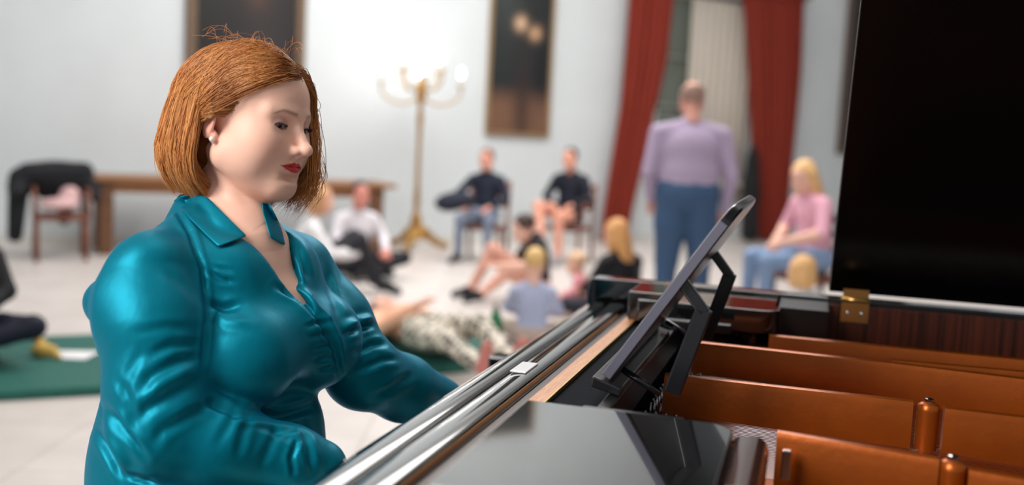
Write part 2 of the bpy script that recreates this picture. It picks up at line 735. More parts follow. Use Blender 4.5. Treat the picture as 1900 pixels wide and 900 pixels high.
ztop = wl(1240, 0)[1] + .25
for lab, lf_, rt_, npl, sd0 in (
        ('dark red curtain swept left, left of the man in lilac', [(0, wl(1168, -36)[0], ztop), (.55, *wl(1148, 200)), (.78, *wl(1118, 400)), (1, wl(1112, 470)[0], .02)],
         [(0, wl(1253, -36)[0], ztop), (.35, *wl(1236, 110)), (.55, *wl(1214, 210)), (.78, *wl(1172, 400)), (1, wl(1165, 470)[0], .02)], 6, 1),
        ('dark red curtain hanging right of the man in lilac', [(0, wl(1378, -36)[0], ztop), (.4, *wl(1384, 140)), (.75, *wl(1396, 330)), (.85, *wl(1402, 410)), (1, wl(1408, 470)[0], .02)],
         [(0, wl(1494, -36)[0], ztop), (.4, *wl(1484, 140)), (.75, *wl(1468, 330)), (.85, *wl(1462, 410)), (1, wl(1462, 470)[0], .02)], 7, 2)):
    v, f = curtain(lab, lf_, rt_, npl, seed=sd0)
    cu = empty('curtain')
    cu.matrix_world = WALL_M
    tag(cu, lab, 'curtain', 'red curtains at the window')
    o = MB().raw(v, f).build('drape', M_CURT, cu, smooth=True)
    md = o.modifiers.new('t', 'SOLIDIFY')
    md.thickness = .012
    xs = [lf_[0][1], rt_[0][1]]
    MB().box((xs[0] - .02, -.26, ztop - .01), (xs[1] + .02, -.14, ztop + .05), .01).build('heading', M_CURT, cu)
o = empty('curtain_rod')
o.matrix_world = WALL_M
tag(o, 'dark curtain rod above the window', 'rod')
xa, xb = wl(1150, -36)[0], wl(1510, -36)[0]
M_ROD = mat('dark_brass', srgb(80, 62, 40), .4, metal=.8, noise=.1)
MB().tube([(xa, -.2, ztop + .08), (xb, -.2, ztop + .08)], .022, 10).build('pole', M_ROD, o, smooth=True)
for x in (xa + .1, xb - .1):
    MB().box((x - .02, -.2, ztop + .06), (x + .02, -.001, ztop + .10), .006).build('bracket', M_ROD, o)


# paintings
def painting(label, x0, x1, z0, z1, fw, fcol, func, group=None):
    o = empty('painting')
    o.matrix_world = WALL_M
    tag(o, label, 'painting')
    mf = mat('picture_frame', fcol, .45, metal=.3, noise=.25, nscale=30)
    for nm, a, b, c, d in (('frame_side', x0, x0 + fw, z0, z1), ('frame_side', x1 - fw, x1, z0, z1), ('frame_rail', x0 + fw, x1 - fw, z0, z0 + fw), ('frame_rail', x0 + fw, x1 - fw, z1 - fw, z1)):
        MB().box((a, -.07, c), (b, -.002, d), .018).build(nm, mf, o)
    nx, nz_ = 36, 64
    X = np.linspace(x0 + fw * .8, x1 - fw * .8, nx)
    Z = np.linspace(z0 + fw * .8, z1 - fw * .8, nz_)
    v = [(x, -.035, z) for z in Z for x in X]
    f = np.array([(r * nx + c, r * nx + c + 1, (r + 1) * nx + c + 1, (r + 1) * nx + c) for r in range(nz_ - 1) for c in range(nx - 1)])
    uu = np.tile(np.linspace(0, 1, nx), nz_)
    tt = np.repeat(np.linspace(0, 1, nz_), nx)
    mesh_obj('canvas', v, f, attr_mat('oil_paint', .38, .5, bump=.2, bscale=60), o, True, func(uu, tt))
    return o


def gz(u, t, cu, ct, su, st):
    return np.exp(-((u - cu) / su) ** 2 - ((t - ct) / st) ** 2)[:, None]


def over(C, col, w):
    return C * (1 - w) + np.array(srgb(*col)[:3])[None, :] * w


def paint_mid(u, t):
    C = np.tile(np.array(srgb(34, 36, 38)[:3]), (len(u), 1))
    C = over(C, (58, 64, 62), gz(u, t, .2, .62, .3, .22))
    C = over(C, (118, 84, 64), .9 * np.clip((.20 - t) * 12, 0, 1)[:, None])
    C = over(C, (52, 38, 34), .8 * gz(u, t, .55, .10, .14, .22))
    C = over(C, (226, 186, 150), gz(u, t, .47, .455, .09, .028))
    C = over(C, (214, 170, 132), gz(u, t, .72, .420, .09, .026))
    C = over(C, (18, 18, 20), .8 * gz(u, t, .85, .26, .12, .12))
    return C


def paint_left(u, t):
    C = np.tile(np.array(srgb(30, 28, 28)[:3]), (len(u), 1))
    C = over(C, (50, 44, 44), gz(u, t, .65, .30, .25, .2))
    C = over(C, (90, 60, 46), .5 * gz(u, t, .6, .55, .12, .06))
    return C


xm0, zb = onwall(897, 250)
xm1, _ = onwall(1016, 252)
painting('tall dark painting in a thin gold frame between lamp and curtain', xm0, xm1, zb, zb + 3.2, .045, srgb(150, 122, 84), paint_mid)
xl0, zl = onwall(340, 250)
xl1, _ = onwall(560, 250)
painting('dark painting in a broad brown frame behind the pianist', xl0, xl1, zl, zl + 2.9, .12, srgb(112, 92, 74), paint_left)
xr0, zr = onwall(1549, 285)
painting('painting in a brown frame half hidden by the piano lid', xr0, xr0 + 1.9, zr, zr + 3.4, .12, srgb(92, 74, 62), paint_left)

# floor-standing candelabrum with lit bulbs
cb = onz(770, 462, 0)
lamp = empty('candelabrum', (cb[0], cb[1], 0))
tag(lamp, 'tall gilt candelabrum with lit bulbs standing by the wall', 'lamp')
M_GILT = mat('gilt', srgb(176, 134, 72), .38, metal=.6, noise=.2, nscale=20)
for k in range(3):
    a = math.radians(20 + 120 * k)
    d = np.array((math.cos(a), math.sin(a), 0))
    MB().tube([np.array((0, 0, .26)), d * .10 + (0, 0, .22), d * .22 + (0, 0, .10), d * .34 + (0, 0, .05), d * .40 + (0, 0, .035)], [.05, .055, .05, .04, .035], 10).build('foot', M_GILT, lamp, smooth=True)
autosmooth(MB().lathe([(.11, .12), (.13, .16), (.09, .22), (.06, .28), (.075, .33), (.05, .40), (.032, .45)], 18).build('base', M_GILT, lamp))
autosmooth(MB().lathe([(.032, .45), (.040, .60), (.030, .75), (.026, 1.1), (.028, 1.4), (.040, 1.55), (.030, 1.60), (.026, 1.72), (.05, 1.80), (.065, 1.86), (.03, 1.95), (.02, 2.1)], 16).build('stem', M_GILT, lamp))
M_CANDLE = mat('candle_sleeve', srgb(236, 230, 214), .5, noise=.03)
M_BULB = mat('lit_bulb', (1, .97, .92, 1), .3, noise=.01, emit=((1.0, .96, .90, 1), 26.0))
for k in range(8):
    a = 2 * math.pi * k / 8 + .2
    R_ = .46 if k % 2 == 0 else .30
    zt = 1.92 if k % 2 == 0 else 2.08
    d = np.array((math.cos(a), math.sin(a), 0))
    pts = [np.array((0, 0, 1.80 if k % 2 == 0 else 1.92)), d * R_ * .35 + (0, 0, zt - .22), d * R_ * .75 + (0, 0, zt - .20), d * R_ + (0, 0, zt - .10), d * R_ + (0, 0, zt)]
    ar = MB().tube([np.array(p) for p in bez(pts, 5)], .012, 8).build('arm', M_GILT, lamp, smooth=True)
    c = d * R_
    MB().lathe([(.012, zt - .01), (.04, zt), (.045, zt + .012), (.03, zt + .016)], 14, (c[0], c[1], 0)).build('drip_pan', M_GILT, ar, smooth=True)
    MB().lathe([(.014, zt + .012), (.014, zt + .11), (.010, zt + .112)], 10, (c[0], c[1], 0)).build('candle', M_CANDLE, ar, smooth=True)
    MB().lathe([(.008, zt + .112), (.020, zt + .135), (.024, zt + .155), (.016, zt + .185), (.004, zt + .21)], 12, (c[0], c[1], 0)).build('bulb', M_BULB, ar, smooth=True)
LL = bpy.data.lights.new('lamp_light', 'POINT')
LL.energy = 4
LL.color = (1, .96, .9)
LL.shadow_soft_size = .35
lo_ = bpy.data.objects.new('lamp_light', LL)
COL.objects.link(lo_)
lo_.location = (cb[0], cb[1], 2.25)

# ------------------------------------------------------------------ grand piano (u: away from the player, v: treble to bass)
TH = math.radians(16.6)
PO = np.array([0.10, 1.55])
piano = empty('grand_piano', (PO[0] * math.cos(TH) + PO[1] * math.sin(TH), -PO[0] * math.sin(TH) + PO[1] * math.cos(TH), 0), -TH)
tag(piano, 'open black grand piano with bronze iron frame and raised lid', 'piano')


M_LACQ = mat('black_lacquer', (.004, .004, .0045, 1), .08, spec=.9, noise=.3, nscale=3, coat=1.0)
M_LID = mat('black_lid_lacquer', (.003, .003, .0035, 1), .22, spec=.18, noise=.3, nscale=3)
M_SATIN = mat('black_satin', (.006, .006, .007, 1), .35, spec=.4, noise=.3)
M_DESK = mat('desk_lacquer', (.012, .012, .015, 1), .22, spec=.6, noise=.2)
M_FELT = mat('black_felt', srgb(20, 23, 29), .95, spec=.1, noise=.3, nscale=200, bump=.2, bscale=900)
M_REDFELT = mat('red_felt', srgb(90, 22, 24), .9, spec=.1, noise=.3, nscale=150)
M_BRONZE = mat('bronze_frame', srgb(164, 80, 20), .32, metal=.6, spec=.5, noise=.10, nscale=14, bump=.08, bscale=90)
M_BRASS = mat('brass', srgb(206, 170, 104), .28, metal=1.0, noise=.1)
M_STEEL = mat('steel', srgb(200, 200, 205), .2, metal=1.0, noise=.1)
M_TAN = wood_grain('spruce_rail', srgb(176, 112, 66), srgb(206, 146, 98), 30, (14, 1, 14), .4)
M_BROWN = wood_grain('brown_rail', srgb(42, 20, 12), srgb(70, 36, 20), 30, (14, 1, 14), .35)
M_MAHOG = wood_grain('mahogany', srgb(34, 13, 8), srgb(84, 36, 20), 10, (14, 1, .15), .35)
M_SPRUCE = wood_grain('soundboard', srgb(150, 92, 44), srgb(186, 124, 66), 14, (1, 12, 1), .3)
M_IVORY = mat('ivory_key', srgb(236, 232, 222), .2, noise=.02)
M_EBONY = mat('ebony_key', (.01, .01, .01, 1), .25, noise=.2)


def L(u, v, z):
    return (u - PO[0], v - PO[1], z)


def pbox(name, material, u0, v0, z0, u1, v1, z1, bev=.003, parent=None):
    o = MB().box(L(u0, v0, z0), L(u1, v1, z1)).build(name, material, parent or piano, bevel=bev)
    return o


# case: bass side straight and far, bent side nearer the camera
side = bez([(.12, .80), (.45, .86), (.75, 1.10), (.95, 1.45), (1.12, 1.80), (1.26, 2.06), (1.30, 2.20), (1.22, 2.29), (1.10, 2.30)], 6)
outer = [np.array((-.47, .80)), np.array((-.15, .80))] + side + [np.array((.6, 2.30)), np.array((-.47, 2.30))]


def inset(P, d):
    out = []
    for i, p in enumerate(P):
        a = P[max(i - 1, 0)]
        b = P[min(i + 1, len(P) - 1)]
        t = (b - a) / np.linalg.norm(b - a)
        out.append(p + d * np.array((-t[1], t[0])))
    return out


def wall(name, material, P, d, z0, z1, bev=.004):
    Q = inset(P, d)
    n = len(P)
    zt = lambda p, z: z if z < .9 else z - .045 * (1 - float(sm(np.array(p[1]), 1.2, 2.0)))
    v = [L(p[0], p[1], zt(p, z)) for z in (z0, z1) for p in P] + [L(p[0], p[1], zt(p, z)) for z in (z0, z1) for p in Q]
    f = []
    for i in range(n - 1):
        f += [(i, i + 1, n + i + 1, n + i), (2 * n + i + 1, 2 * n + i, 3 * n + i, 3 * n + i + 1),
              (n + i, n + i + 1, 3 * n + i + 1, 3 * n + i), (i + 1, i, 2 * n + i, 2 * n + i + 1)]
    f += [(0, n, 3 * n, 2 * n), (n - 1, 3 * n - 1, 4 * n - 1, 2 * n - 1)]
    return MB().raw(v, f).build(name, material, piano, bevel=bev)


wall('rim', M_LACQ, outer, .052, .66, 1.0)
inner = inset(outer, .053)
# mahogany lining inside the rim
lin = [p for p in inner[1:-1]] + [np.array((.05, 2.247))]
wall('rim_lining', M_MAHOG, lin, .022, .80, .990, .002)
pbox('lining_block', M_SATIN, -.058, 2.10, .86, .052, 2.246, .992)
# arms and cheeks at both ends of the keyboard
for name, v0, v1 in (('arm', .80, .85), ('arm', 2.25, 2.30)):
    prof = [(-.47, .66), (-.47, 1.0), (-.478, .995), (-.483, .97), (-.490, .86), (-.50, .76), (-.56, .725), (-.76, .72), (-.78, .70), (-.78, .66)]
    MB().prism([(p[0] - PO[0], p[1] - (.045 if v0 < 1 and p[1] > .9 else 0)) for p in prof], v0 - PO[1], v1 - PO[1], 1).build(name, M_LACQ, piano, bevel=.006)
pbox('key_block', M_LACQ, -.70, .852, .68, -.480, .905, .80, .005)
pbox('key_block', M_LACQ, -.70, 2.195, .68, -.480, 2.248, .80, .005)
pbox('keybed', M_LACQ, -.74, .852, .61, -.05, 2.248, .655, .004)
pbox('keyslip', M_LACQ, -.745, .855, .655, -.722, 2.245, .735, .004)
pbox('belly_rail', M_SATIN, -.09, .86, .655, -.05, 2.24, .80)
pbox('soundboard', M_SPRUCE, -.05, 1.00, .800, 1.0, 2.20, .812)
# keys
kv0, kw = .912, (2.190 - .912) / 52
wk = MB().box((0, .0006, 0), (.150, kw - .0006, .022), .0012)
wko = wk.build('white_key', M_IVORY, piano)
bk = MB().raw([(0, 0, 0), (.095, 0, 0), (.095, .0098, 0), (0, .0098, 0), (.010, .001, .012), (.095, .001, .012), (.095, .0088, .012), (.010, .0088, .012)],
              [(3, 2, 1, 0), (4, 5, 6, 7), (0, 1, 5, 4), (1, 2, 6, 5), (2, 3, 7, 6), (3, 0, 4, 7)])
bko = bk.build('black_key', M_EBONY, piano)
first = [True, True]
for i in range(52):
    if first[0]:
        o = wko
        first[0] = False
    else:
        o = wko.copy()
        COL.objects.link(o)
        o.parent = piano
    o.location = L(-.640, kv0 + i * kw, .720)
    # counted from the treble end: C, then down B A G F E D C ...
    nm = 'CBAGFED'[i % 7]
    if i and nm in 'BAGED' and i < 51:
        if first[1]:
            b = bko
            first[1] = False
        else:
            b = bko.copy()
            COL.objects.link(b)
            b.parent = piano
        b.location = L(-.585, kv0 + i * kw - .0049 + (kw if nm in 'ED' else 0) * 0, .742)
# fallboard stood open, and the rails behind it
prof = [(-.482, .755), (-.488, .82), (-.482, .915), (-.476, .936), (-.466, .947), (-.454, .951), (-.436, .9515), (-.430, .948), (-.428, .940), (-.428, .755)]
autosmooth(MB().prism([(p[0] - PO[0], p[1]) for p in prof], .856 - PO[1], 2.195 - PO[1], 1).build('fallboard', M_LACQ, piano, bevel=.002))
prof = [(-.427, .80), (-.427, .940), (-.423, .948), (-.416, .952), (-.392, .953), (-.384, .950), (-.380, .942), (-.380, .80)]
autosmooth(MB().prism([(p[0] - PO[0], p[1]) for p in prof], .856 - PO[1], 2.195 - PO[1], 1).build('fallboard_rail', M_LACQ, piano, bevel=.002))
pbox('lock_plate', mat('lock_plate', srgb(205, 205, 208), .3, metal=.6, noise=.05), -.420, 1.43, .9525, -.394, 1.50, .956, .0015)
pbox('name_rail', M_BROWN, -.379, .86, .80, -.360, 2.19, .935, .002)
pbox('spruce_rail', M_TAN, -.359, .86, .80, -.334, 2.19, .944, .002)
pbox('brass_strip', M_BRASS, -.3335, .86, .80, -.3305, 2.19, .947, .0005)
pbox('felt_shelf', M_FELT, -.330, 1.18, .82, -.255, 2.02, .940, .002)


# music shelf boards at both ends
def board(name, u0, u1, v0, v1, z0, z1, corner):
    r = .035
    P = []
    for cx, cy, a0 in ((u1 - r, v1 - r, 0), (u0 + .004, v1 - .004, 90), (u0 + .004, v0 + .004, 180), (u1 - r, v0 + r, 270)):
        rr = r if cx > u0 + .01 else .004
        if corner == 'hi' and a0 == 270 or corner == 'lo' and a0 == 0:
            rr = .004
            cx = u1 - .004
            cy = v0 + .004 if a0 == 270 else v1 - .004
        for k in range(7):
            a = math.radians(a0 + 15 * k)
            P.append((cx + rr * math.cos(a) - PO[0], cy + rr * math.sin(a) - PO[1]))
    return MB().prism(P, z0, z1).build(name, M_LACQ, piano, bevel=.003)


board('music_shelf_end', -.329, -.068, .858, 1.205, .948, .975, 'hi')
board('music_shelf_end', -.329, -.045, 2.03, 2.246, .945, .992, 'lo')
pbox('shelf_cap', M_LACQ, -.352, 2.05, .945, -.262, 2.20, 1.004, .004)
pbox('shelf_rail', M_SATIN, -.255, 1.17, .905, -.235, 2.04, .955, .003)

# iron frame
pl = [(-.23, .95), (.10, .93), (.42, 1.0), (.68, 1.22), (.88, 1.55), (1.02, 1.85), (1.10, 2.12), (1.02, 2.20), (-.23, 2.20)]
MB().prism([(p[0] - PO[0], p[1] - PO[1]) for p in pl], .838, .862).build('frame_plate', M_BRONZE, piano, bevel=.004)
pbox('agraffe_ridge', M_BRONZE, -.165, .99, .862, -.140, 2.18, .885, .006)
pbox('felt_band', M_REDFELT, -.138, .99, .862, -.118, 2.18, .872, .003)


def strut(pts, z0=.862, z1=.95, w=.026, z_end=None):
    """a rib of the iron frame: rounded top, tapering foot"""
    n = len(pts)
    v, f = [], []
    for i, (u, vv) in enumerate(pts):
        t = i / (n - 1)
        zt = z1 if z_end is None else z1 + (z_end - z1) * t
        for dv, z in ((-.5, z0), (-.42, zt - .010), (-.30, zt - .002), (0, zt), (.30, zt - .002), (.42, zt - .010), (.5, z0)):
            v.append(L(u, vv + dv * w, z))
    for i in range(n - 1):
        for k in range(6):
            f.append((i * 7 + k, i * 7 + k + 1, (i + 1) * 7 + k + 1, (i + 1) * 7 + k))
        f.append((i * 7 + 6, i * 7, (i + 1) * 7, (i + 1) * 7 + 6))
    f += [tuple(range(7)), tuple(reversed(range((n - 1) * 7, n * 7)))]
    o = MB().raw(v, f).build('frame_strut', M_BRONZE, piano, smooth=False)
    return autosmooth(o, 50)


strut([(-.06, 2.010), (.4, 2.015), (.98, 2.03)], w=.030)
strut([(-.20, 1.860), (.02, 1.853), (.16, 1.850), (.40, 1.825), (.86, 1.78)], w=.026)
strut([(.16, 1.905), (.45, 1.925), (.95, 1.97)], z1=.945, w=.020)
strut([(-.20, 1.552), (.165, 1.556)], z1=.952)
strut([(.208, 1.556), (.70, 1.545)], z1=.948)
strut([(-.020, 1.296), (.168, 1.264)], z1=.952)
strut([(.200, 1.258), (.50, 1.20)], z1=.946)
strut([(-.10, 2.16), (.5, 2.17)], z1=.90, w=.05)
for u, v, z in ((.187, 1.556, .951), (.184, 1.261, .951)):
    mb = MB()
    mb.lathe([(.0155, .862), (.0160, z - .012), (.0150, z - .004), (.010, z), (.0001, z + .001)], 20, (u - PO[0], v - PO[1], 0))
    b = autosmooth(mb.build('frame_boss', M_BRONZE, piano), 50)
    MB().lathe([(.0065, z), (.0065, z + .005), (.004, z + .006)], 6, (u - PO[0], v - PO[1], 0)).build('bolt', M_STEEL, b)
# bent wooden post at the treble end of the frame
prof = [(-.072, .862), (-.072, .955), (-.064, .965), (-.040, .968), (-.030, .962), (-.026, .95), (-.030, .862)]
MB().prism([(p[0] - PO[0], p[1]) for p in prof], 1.00 - PO[1], 1.20 - PO[1], 1).build('treble_post', mat('red_brown_lacquer', srgb(74, 44, 36), .15, noise=.1, coat=1.0), piano, bevel=.004)
pbox('treble_clip', M_STEEL, -.012, 1.255, .90, .0, 1.265, .938, .002)
# tuning pins
mb = MB()
for r in range(4):
    for k in range(64):
        v = 1.26 + k * .0135
        if 1.53 < v < 1.575:
            continue
        u = -.225 + r * .016 + (.004 if k % 2 else 0)
        mb.tube([L(u, v, .86), L(u, v, .893)], [.0032, .0030], 6)
tp = mb.build('tuning_pins', M_STEEL, piano, smooth=True)
tp['kind'] = 'stuff'
# strings
mb = MB()
for k in range(120):
    v = 1.30 + k * .0074
    mb.tube([L(-.20, v, .886), L(-.15, v, .889), L(min(1.0, .25 + (v - 1.0) * .62), v + .01, .872)], .0005, 3, False)
st = mb.build('strings', M_STEEL, piano)
st['kind'] = 'stuff'
# dampers
for k in range(26):
    v = 1.60 + k * .0145
    o = MB().box(L(-.07, v, .864), L(-.005, v + .008, .890), .002).build('damper', M_SATIN, piano)

# music desk leaning back on its stay
du, dz = math.sin(math.radians(33)), math.cos(math.radians(33))
DB = np.array((-.264, .985))                   # (u, z) of the lower edge
V0, V1 = 1.36, 1.83
panel = []
prof2 = [(V0, 0.0), (V0, .235), (V0 + .006, .265), (V0 + .03, .288), (V0 + .08, .296), (V1 - .08, .296), (V1 - .03, .288), (V1 - .006, .265), (V1, .235), (V1, 0.0)]
n = len(prof2)
mb = MB()
v = []
for off in (0.0, .016):
    for vv, s in prof2:
        v.append(L(DB[0] + du * s + dz * off, vv, DB[1] + dz * s - du * off))
f = [tuple(range(n)), tuple(reversed(range(n, 2 * n)))] + [(i, (i + 1) % n, n + (i + 1) % n, n + i) for i in range(n)]
desk = mb.raw(v, f).build('music_desk', M_DESK, piano, bevel=.005)
# strips on both desk sides, grey to imitate light reflected off the lacquer edge
M_EDGE_SHINE = mat('desk_edge_shine_grey', srgb(112, 112, 126), .3, metal=.3, noise=.05)
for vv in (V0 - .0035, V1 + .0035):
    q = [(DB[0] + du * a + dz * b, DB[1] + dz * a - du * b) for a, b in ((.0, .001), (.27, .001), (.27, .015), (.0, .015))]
    MB().prism([(p[0] - PO[0], p[1]) for p in q], vv - .003 - PO[1], vv + .003 - PO[1], 1).build('desk_edge_shine', M_EDGE_SHINE, desk, bevel=.0015)
mb = MB().prism([(DB[0] - .014 - PO[0], DB[1] - .020), (DB[0] + .03 - PO[0], DB[1] - .030), (DB[0] + .03 - PO[0], DB[1] - .018), (DB[0] - .012 - PO[0], DB[1] - .004)], V0 - .01 - PO[1], V1 + .01 - PO[1], 1)
mb.build('desk_ledge', M_DESK, desk, bevel=.003)
for vv in (V0 + .015, V1 - .015):
    pa = [(-.165, 1.125), (-.131, 1.083), (-.165, .968)]
    mb = MB()
    for i in range(2):
        a, b = pa[i], pa[i + 1]
        d = np.array(b) - np.array(a)
        d /= np.linalg.norm(d)
        nn = np.array((-d[1], d[0])) * (.008 if i == 0 else .012)
        q = [np.array(a) - d * .004 + nn, np.array(b) + d * .004 + nn, np.array(b) + d * .004 - nn, np.array(a) - d * .004 - nn]
        mb.prism([(p[0] - PO[0], p[1]) for p in q], vv - .009 - PO[1], vv + .009 - PO[1], 1)
    mb.build('desk_stay', M_DESK, desk, bevel=.003)
    mb = MB().tube([L(-.242, vv + .02, .985), L(-.185, vv + .02, .955)], .005, 8)
    mb.build('stay_rod', M_DESK, desk, smooth=True)
    MB().tube([L(-.165, vv - .012, 1.125), L(-.165, vv + .012, 1.125)], .007, 10).build('stay_pivot', M_BRASS, desk, smooth=True)
pbox('desk_slide', M_SATIN, -.26, 1.20, .955, -.13, 1.225, .972, .003)
pbox('desk_slide', M_SATIN, -.26, 1.93, .955, -.13, 1.955, .972, .003)

# lid, hinged along the bass side
PHI = math.radians(42)
HV, HZ = 2.285, 1.008


def lidpt(u, s, h):
    return L(u, HV - s * math.cos(PHI) - h * math.sin(PHI) * -1, HZ + s * math.sin(PHI) + h * math.cos(PHI))


edge = [(p[0], HV - p[1]) for p in side]
lo = [(.050, .0)] + [(.050, HV - .80 + .01)] + [(p[0] + .01, max(0.0, HV - p[1] + .01)) for p in side if p[0] > .06] + [(1.10, .0)]


def slab(name, pts, h0, h1, parent):
    n = len(pts)
    v = [lidpt(u, s, h0) for u, s in pts] + [lidpt(u, s, h1) for u, s in pts]
    f = [tuple(range(n)), tuple(reversed(range(n, 2 * n)))] + [(i, (i + 1) % n, n + (i + 1) % n, n + i) for i in range(n)]
    return MB().raw(v, f).build(name, M_LID, parent, bevel=.004)


lid = slab('lid', lo, 0.0, .024, piano)
slab('lid_front_flap', [(.062, .02), (.062, 1.46), (.48, 1.42), (.50, .02)], .026, .046, lid)
# brass hinge
for uh in (.105, .95):
    h = MB().box(L(uh - .028, 2.2455 - .024, .955), L(uh + .028, 2.2455 - .0225, .998)).box(L(uh - .028, 2.2455 - .0235, .9965), L(uh + .028, 2.285, .9995 + .004)).build('hinge', M_BRASS, piano)
    MB().tube([L(uh - .029, 2.222, 1.003), L(uh + .029, 2.222, 1.003)], .0055, 10).build('knuckle', M_BRASS, h, smooth=True)
    MB().box(L(uh - .026, 2.222, 1.003), L(uh + .026, 2.226, 1.026)).build('lid_leaf', M_BRASS, h)
    for k in (-.014, .014):
        mb = MB()
        mb.tube([L(uh + k, 2.2225, .975), L(uh + k, 2.2195, .975)], .0042, 10)
        mb.build('screw', M_STEEL, h, smooth=True)
# prop stick at the treble side
MB().tube([L(.52, .90, 1.0), np.array(lidpt(.56, 1.22, -.004))], .009, 8).build('lid_prop', M_LACQ, piano, smooth=True)
# legs and pedal lyre
for u, v in ((-.35, .92), (-.35, 2.18), (.95, 2.0)):
    lg = MB().prism([(p[0] + u - PO[0], p[1] + v - PO[1]) for p in ((-.06, -.06), (.06, -.06), (.06, .06), (-.06, .06))], .09, .66).build('leg', M_LACQ, piano, bevel=.01)
    MB().lathe([(.02, .0), (.032, .01), (.035, .05), (.03, .09)], 14, (u - PO[0], v - PO[1], 0)).build('caster', M_BRASS, lg)
ly = MB().box(L(-.30, 1.40, .12), L(-.20, 1.70, .19)).box(L(-.27, 1.44, .19), L(-.24, 1.46, .62)).box(L(-.27, 1.64, .19), L(-.24, 1.66, .62)).build('pedal_lyre', M_LACQ, piano, bevel=.005)
for k in (-.07, 0, .07):
    MB().box(L(-.42, 1.55 + k - .015, .13), L(-.28, 1.55 + k + .015, .142), .004).build('pedal', M_BRASS, ly)


# ------------------------------------------------------------------ heads
SKIN = np.array(srgb(246, 196, 174)[:3])


EYE_C = np.array([0.0735, 0.031, 0.0125])
EYE_R = 0.0125


def lid_open(x, y, z, s, gap=1.0):
    """signed angle (radians, negative inside the opening between the lids) for the eye on side s"""
    dx, dy, dz = x - EYE_C[0], (y * s - EYE_C[1]), z - EYE_C[2]
    r = np.sqrt(dx * dx + dy * dy + dz * dz) + 1e-9
    el = np.arcsin(np.clip(dz / r, -1, 1))
    az = np.arctan2(dy, dx) - 0.10
    w = 0.80
    q = np.clip(1 - (az / w) ** 2, 0, 1)
    base = -0.12 + 0.10 * az
    up = base + 0.25 * gap * q ** 0.55 + 0.05 * q
    lo = base - 0.28 * gap * q ** 0.8
    g = np.maximum(el - up, lo - el)
    g = np.maximum(g, np.abs(az) - w)
    return np.where(dx > 0, g, 1.0), el - up


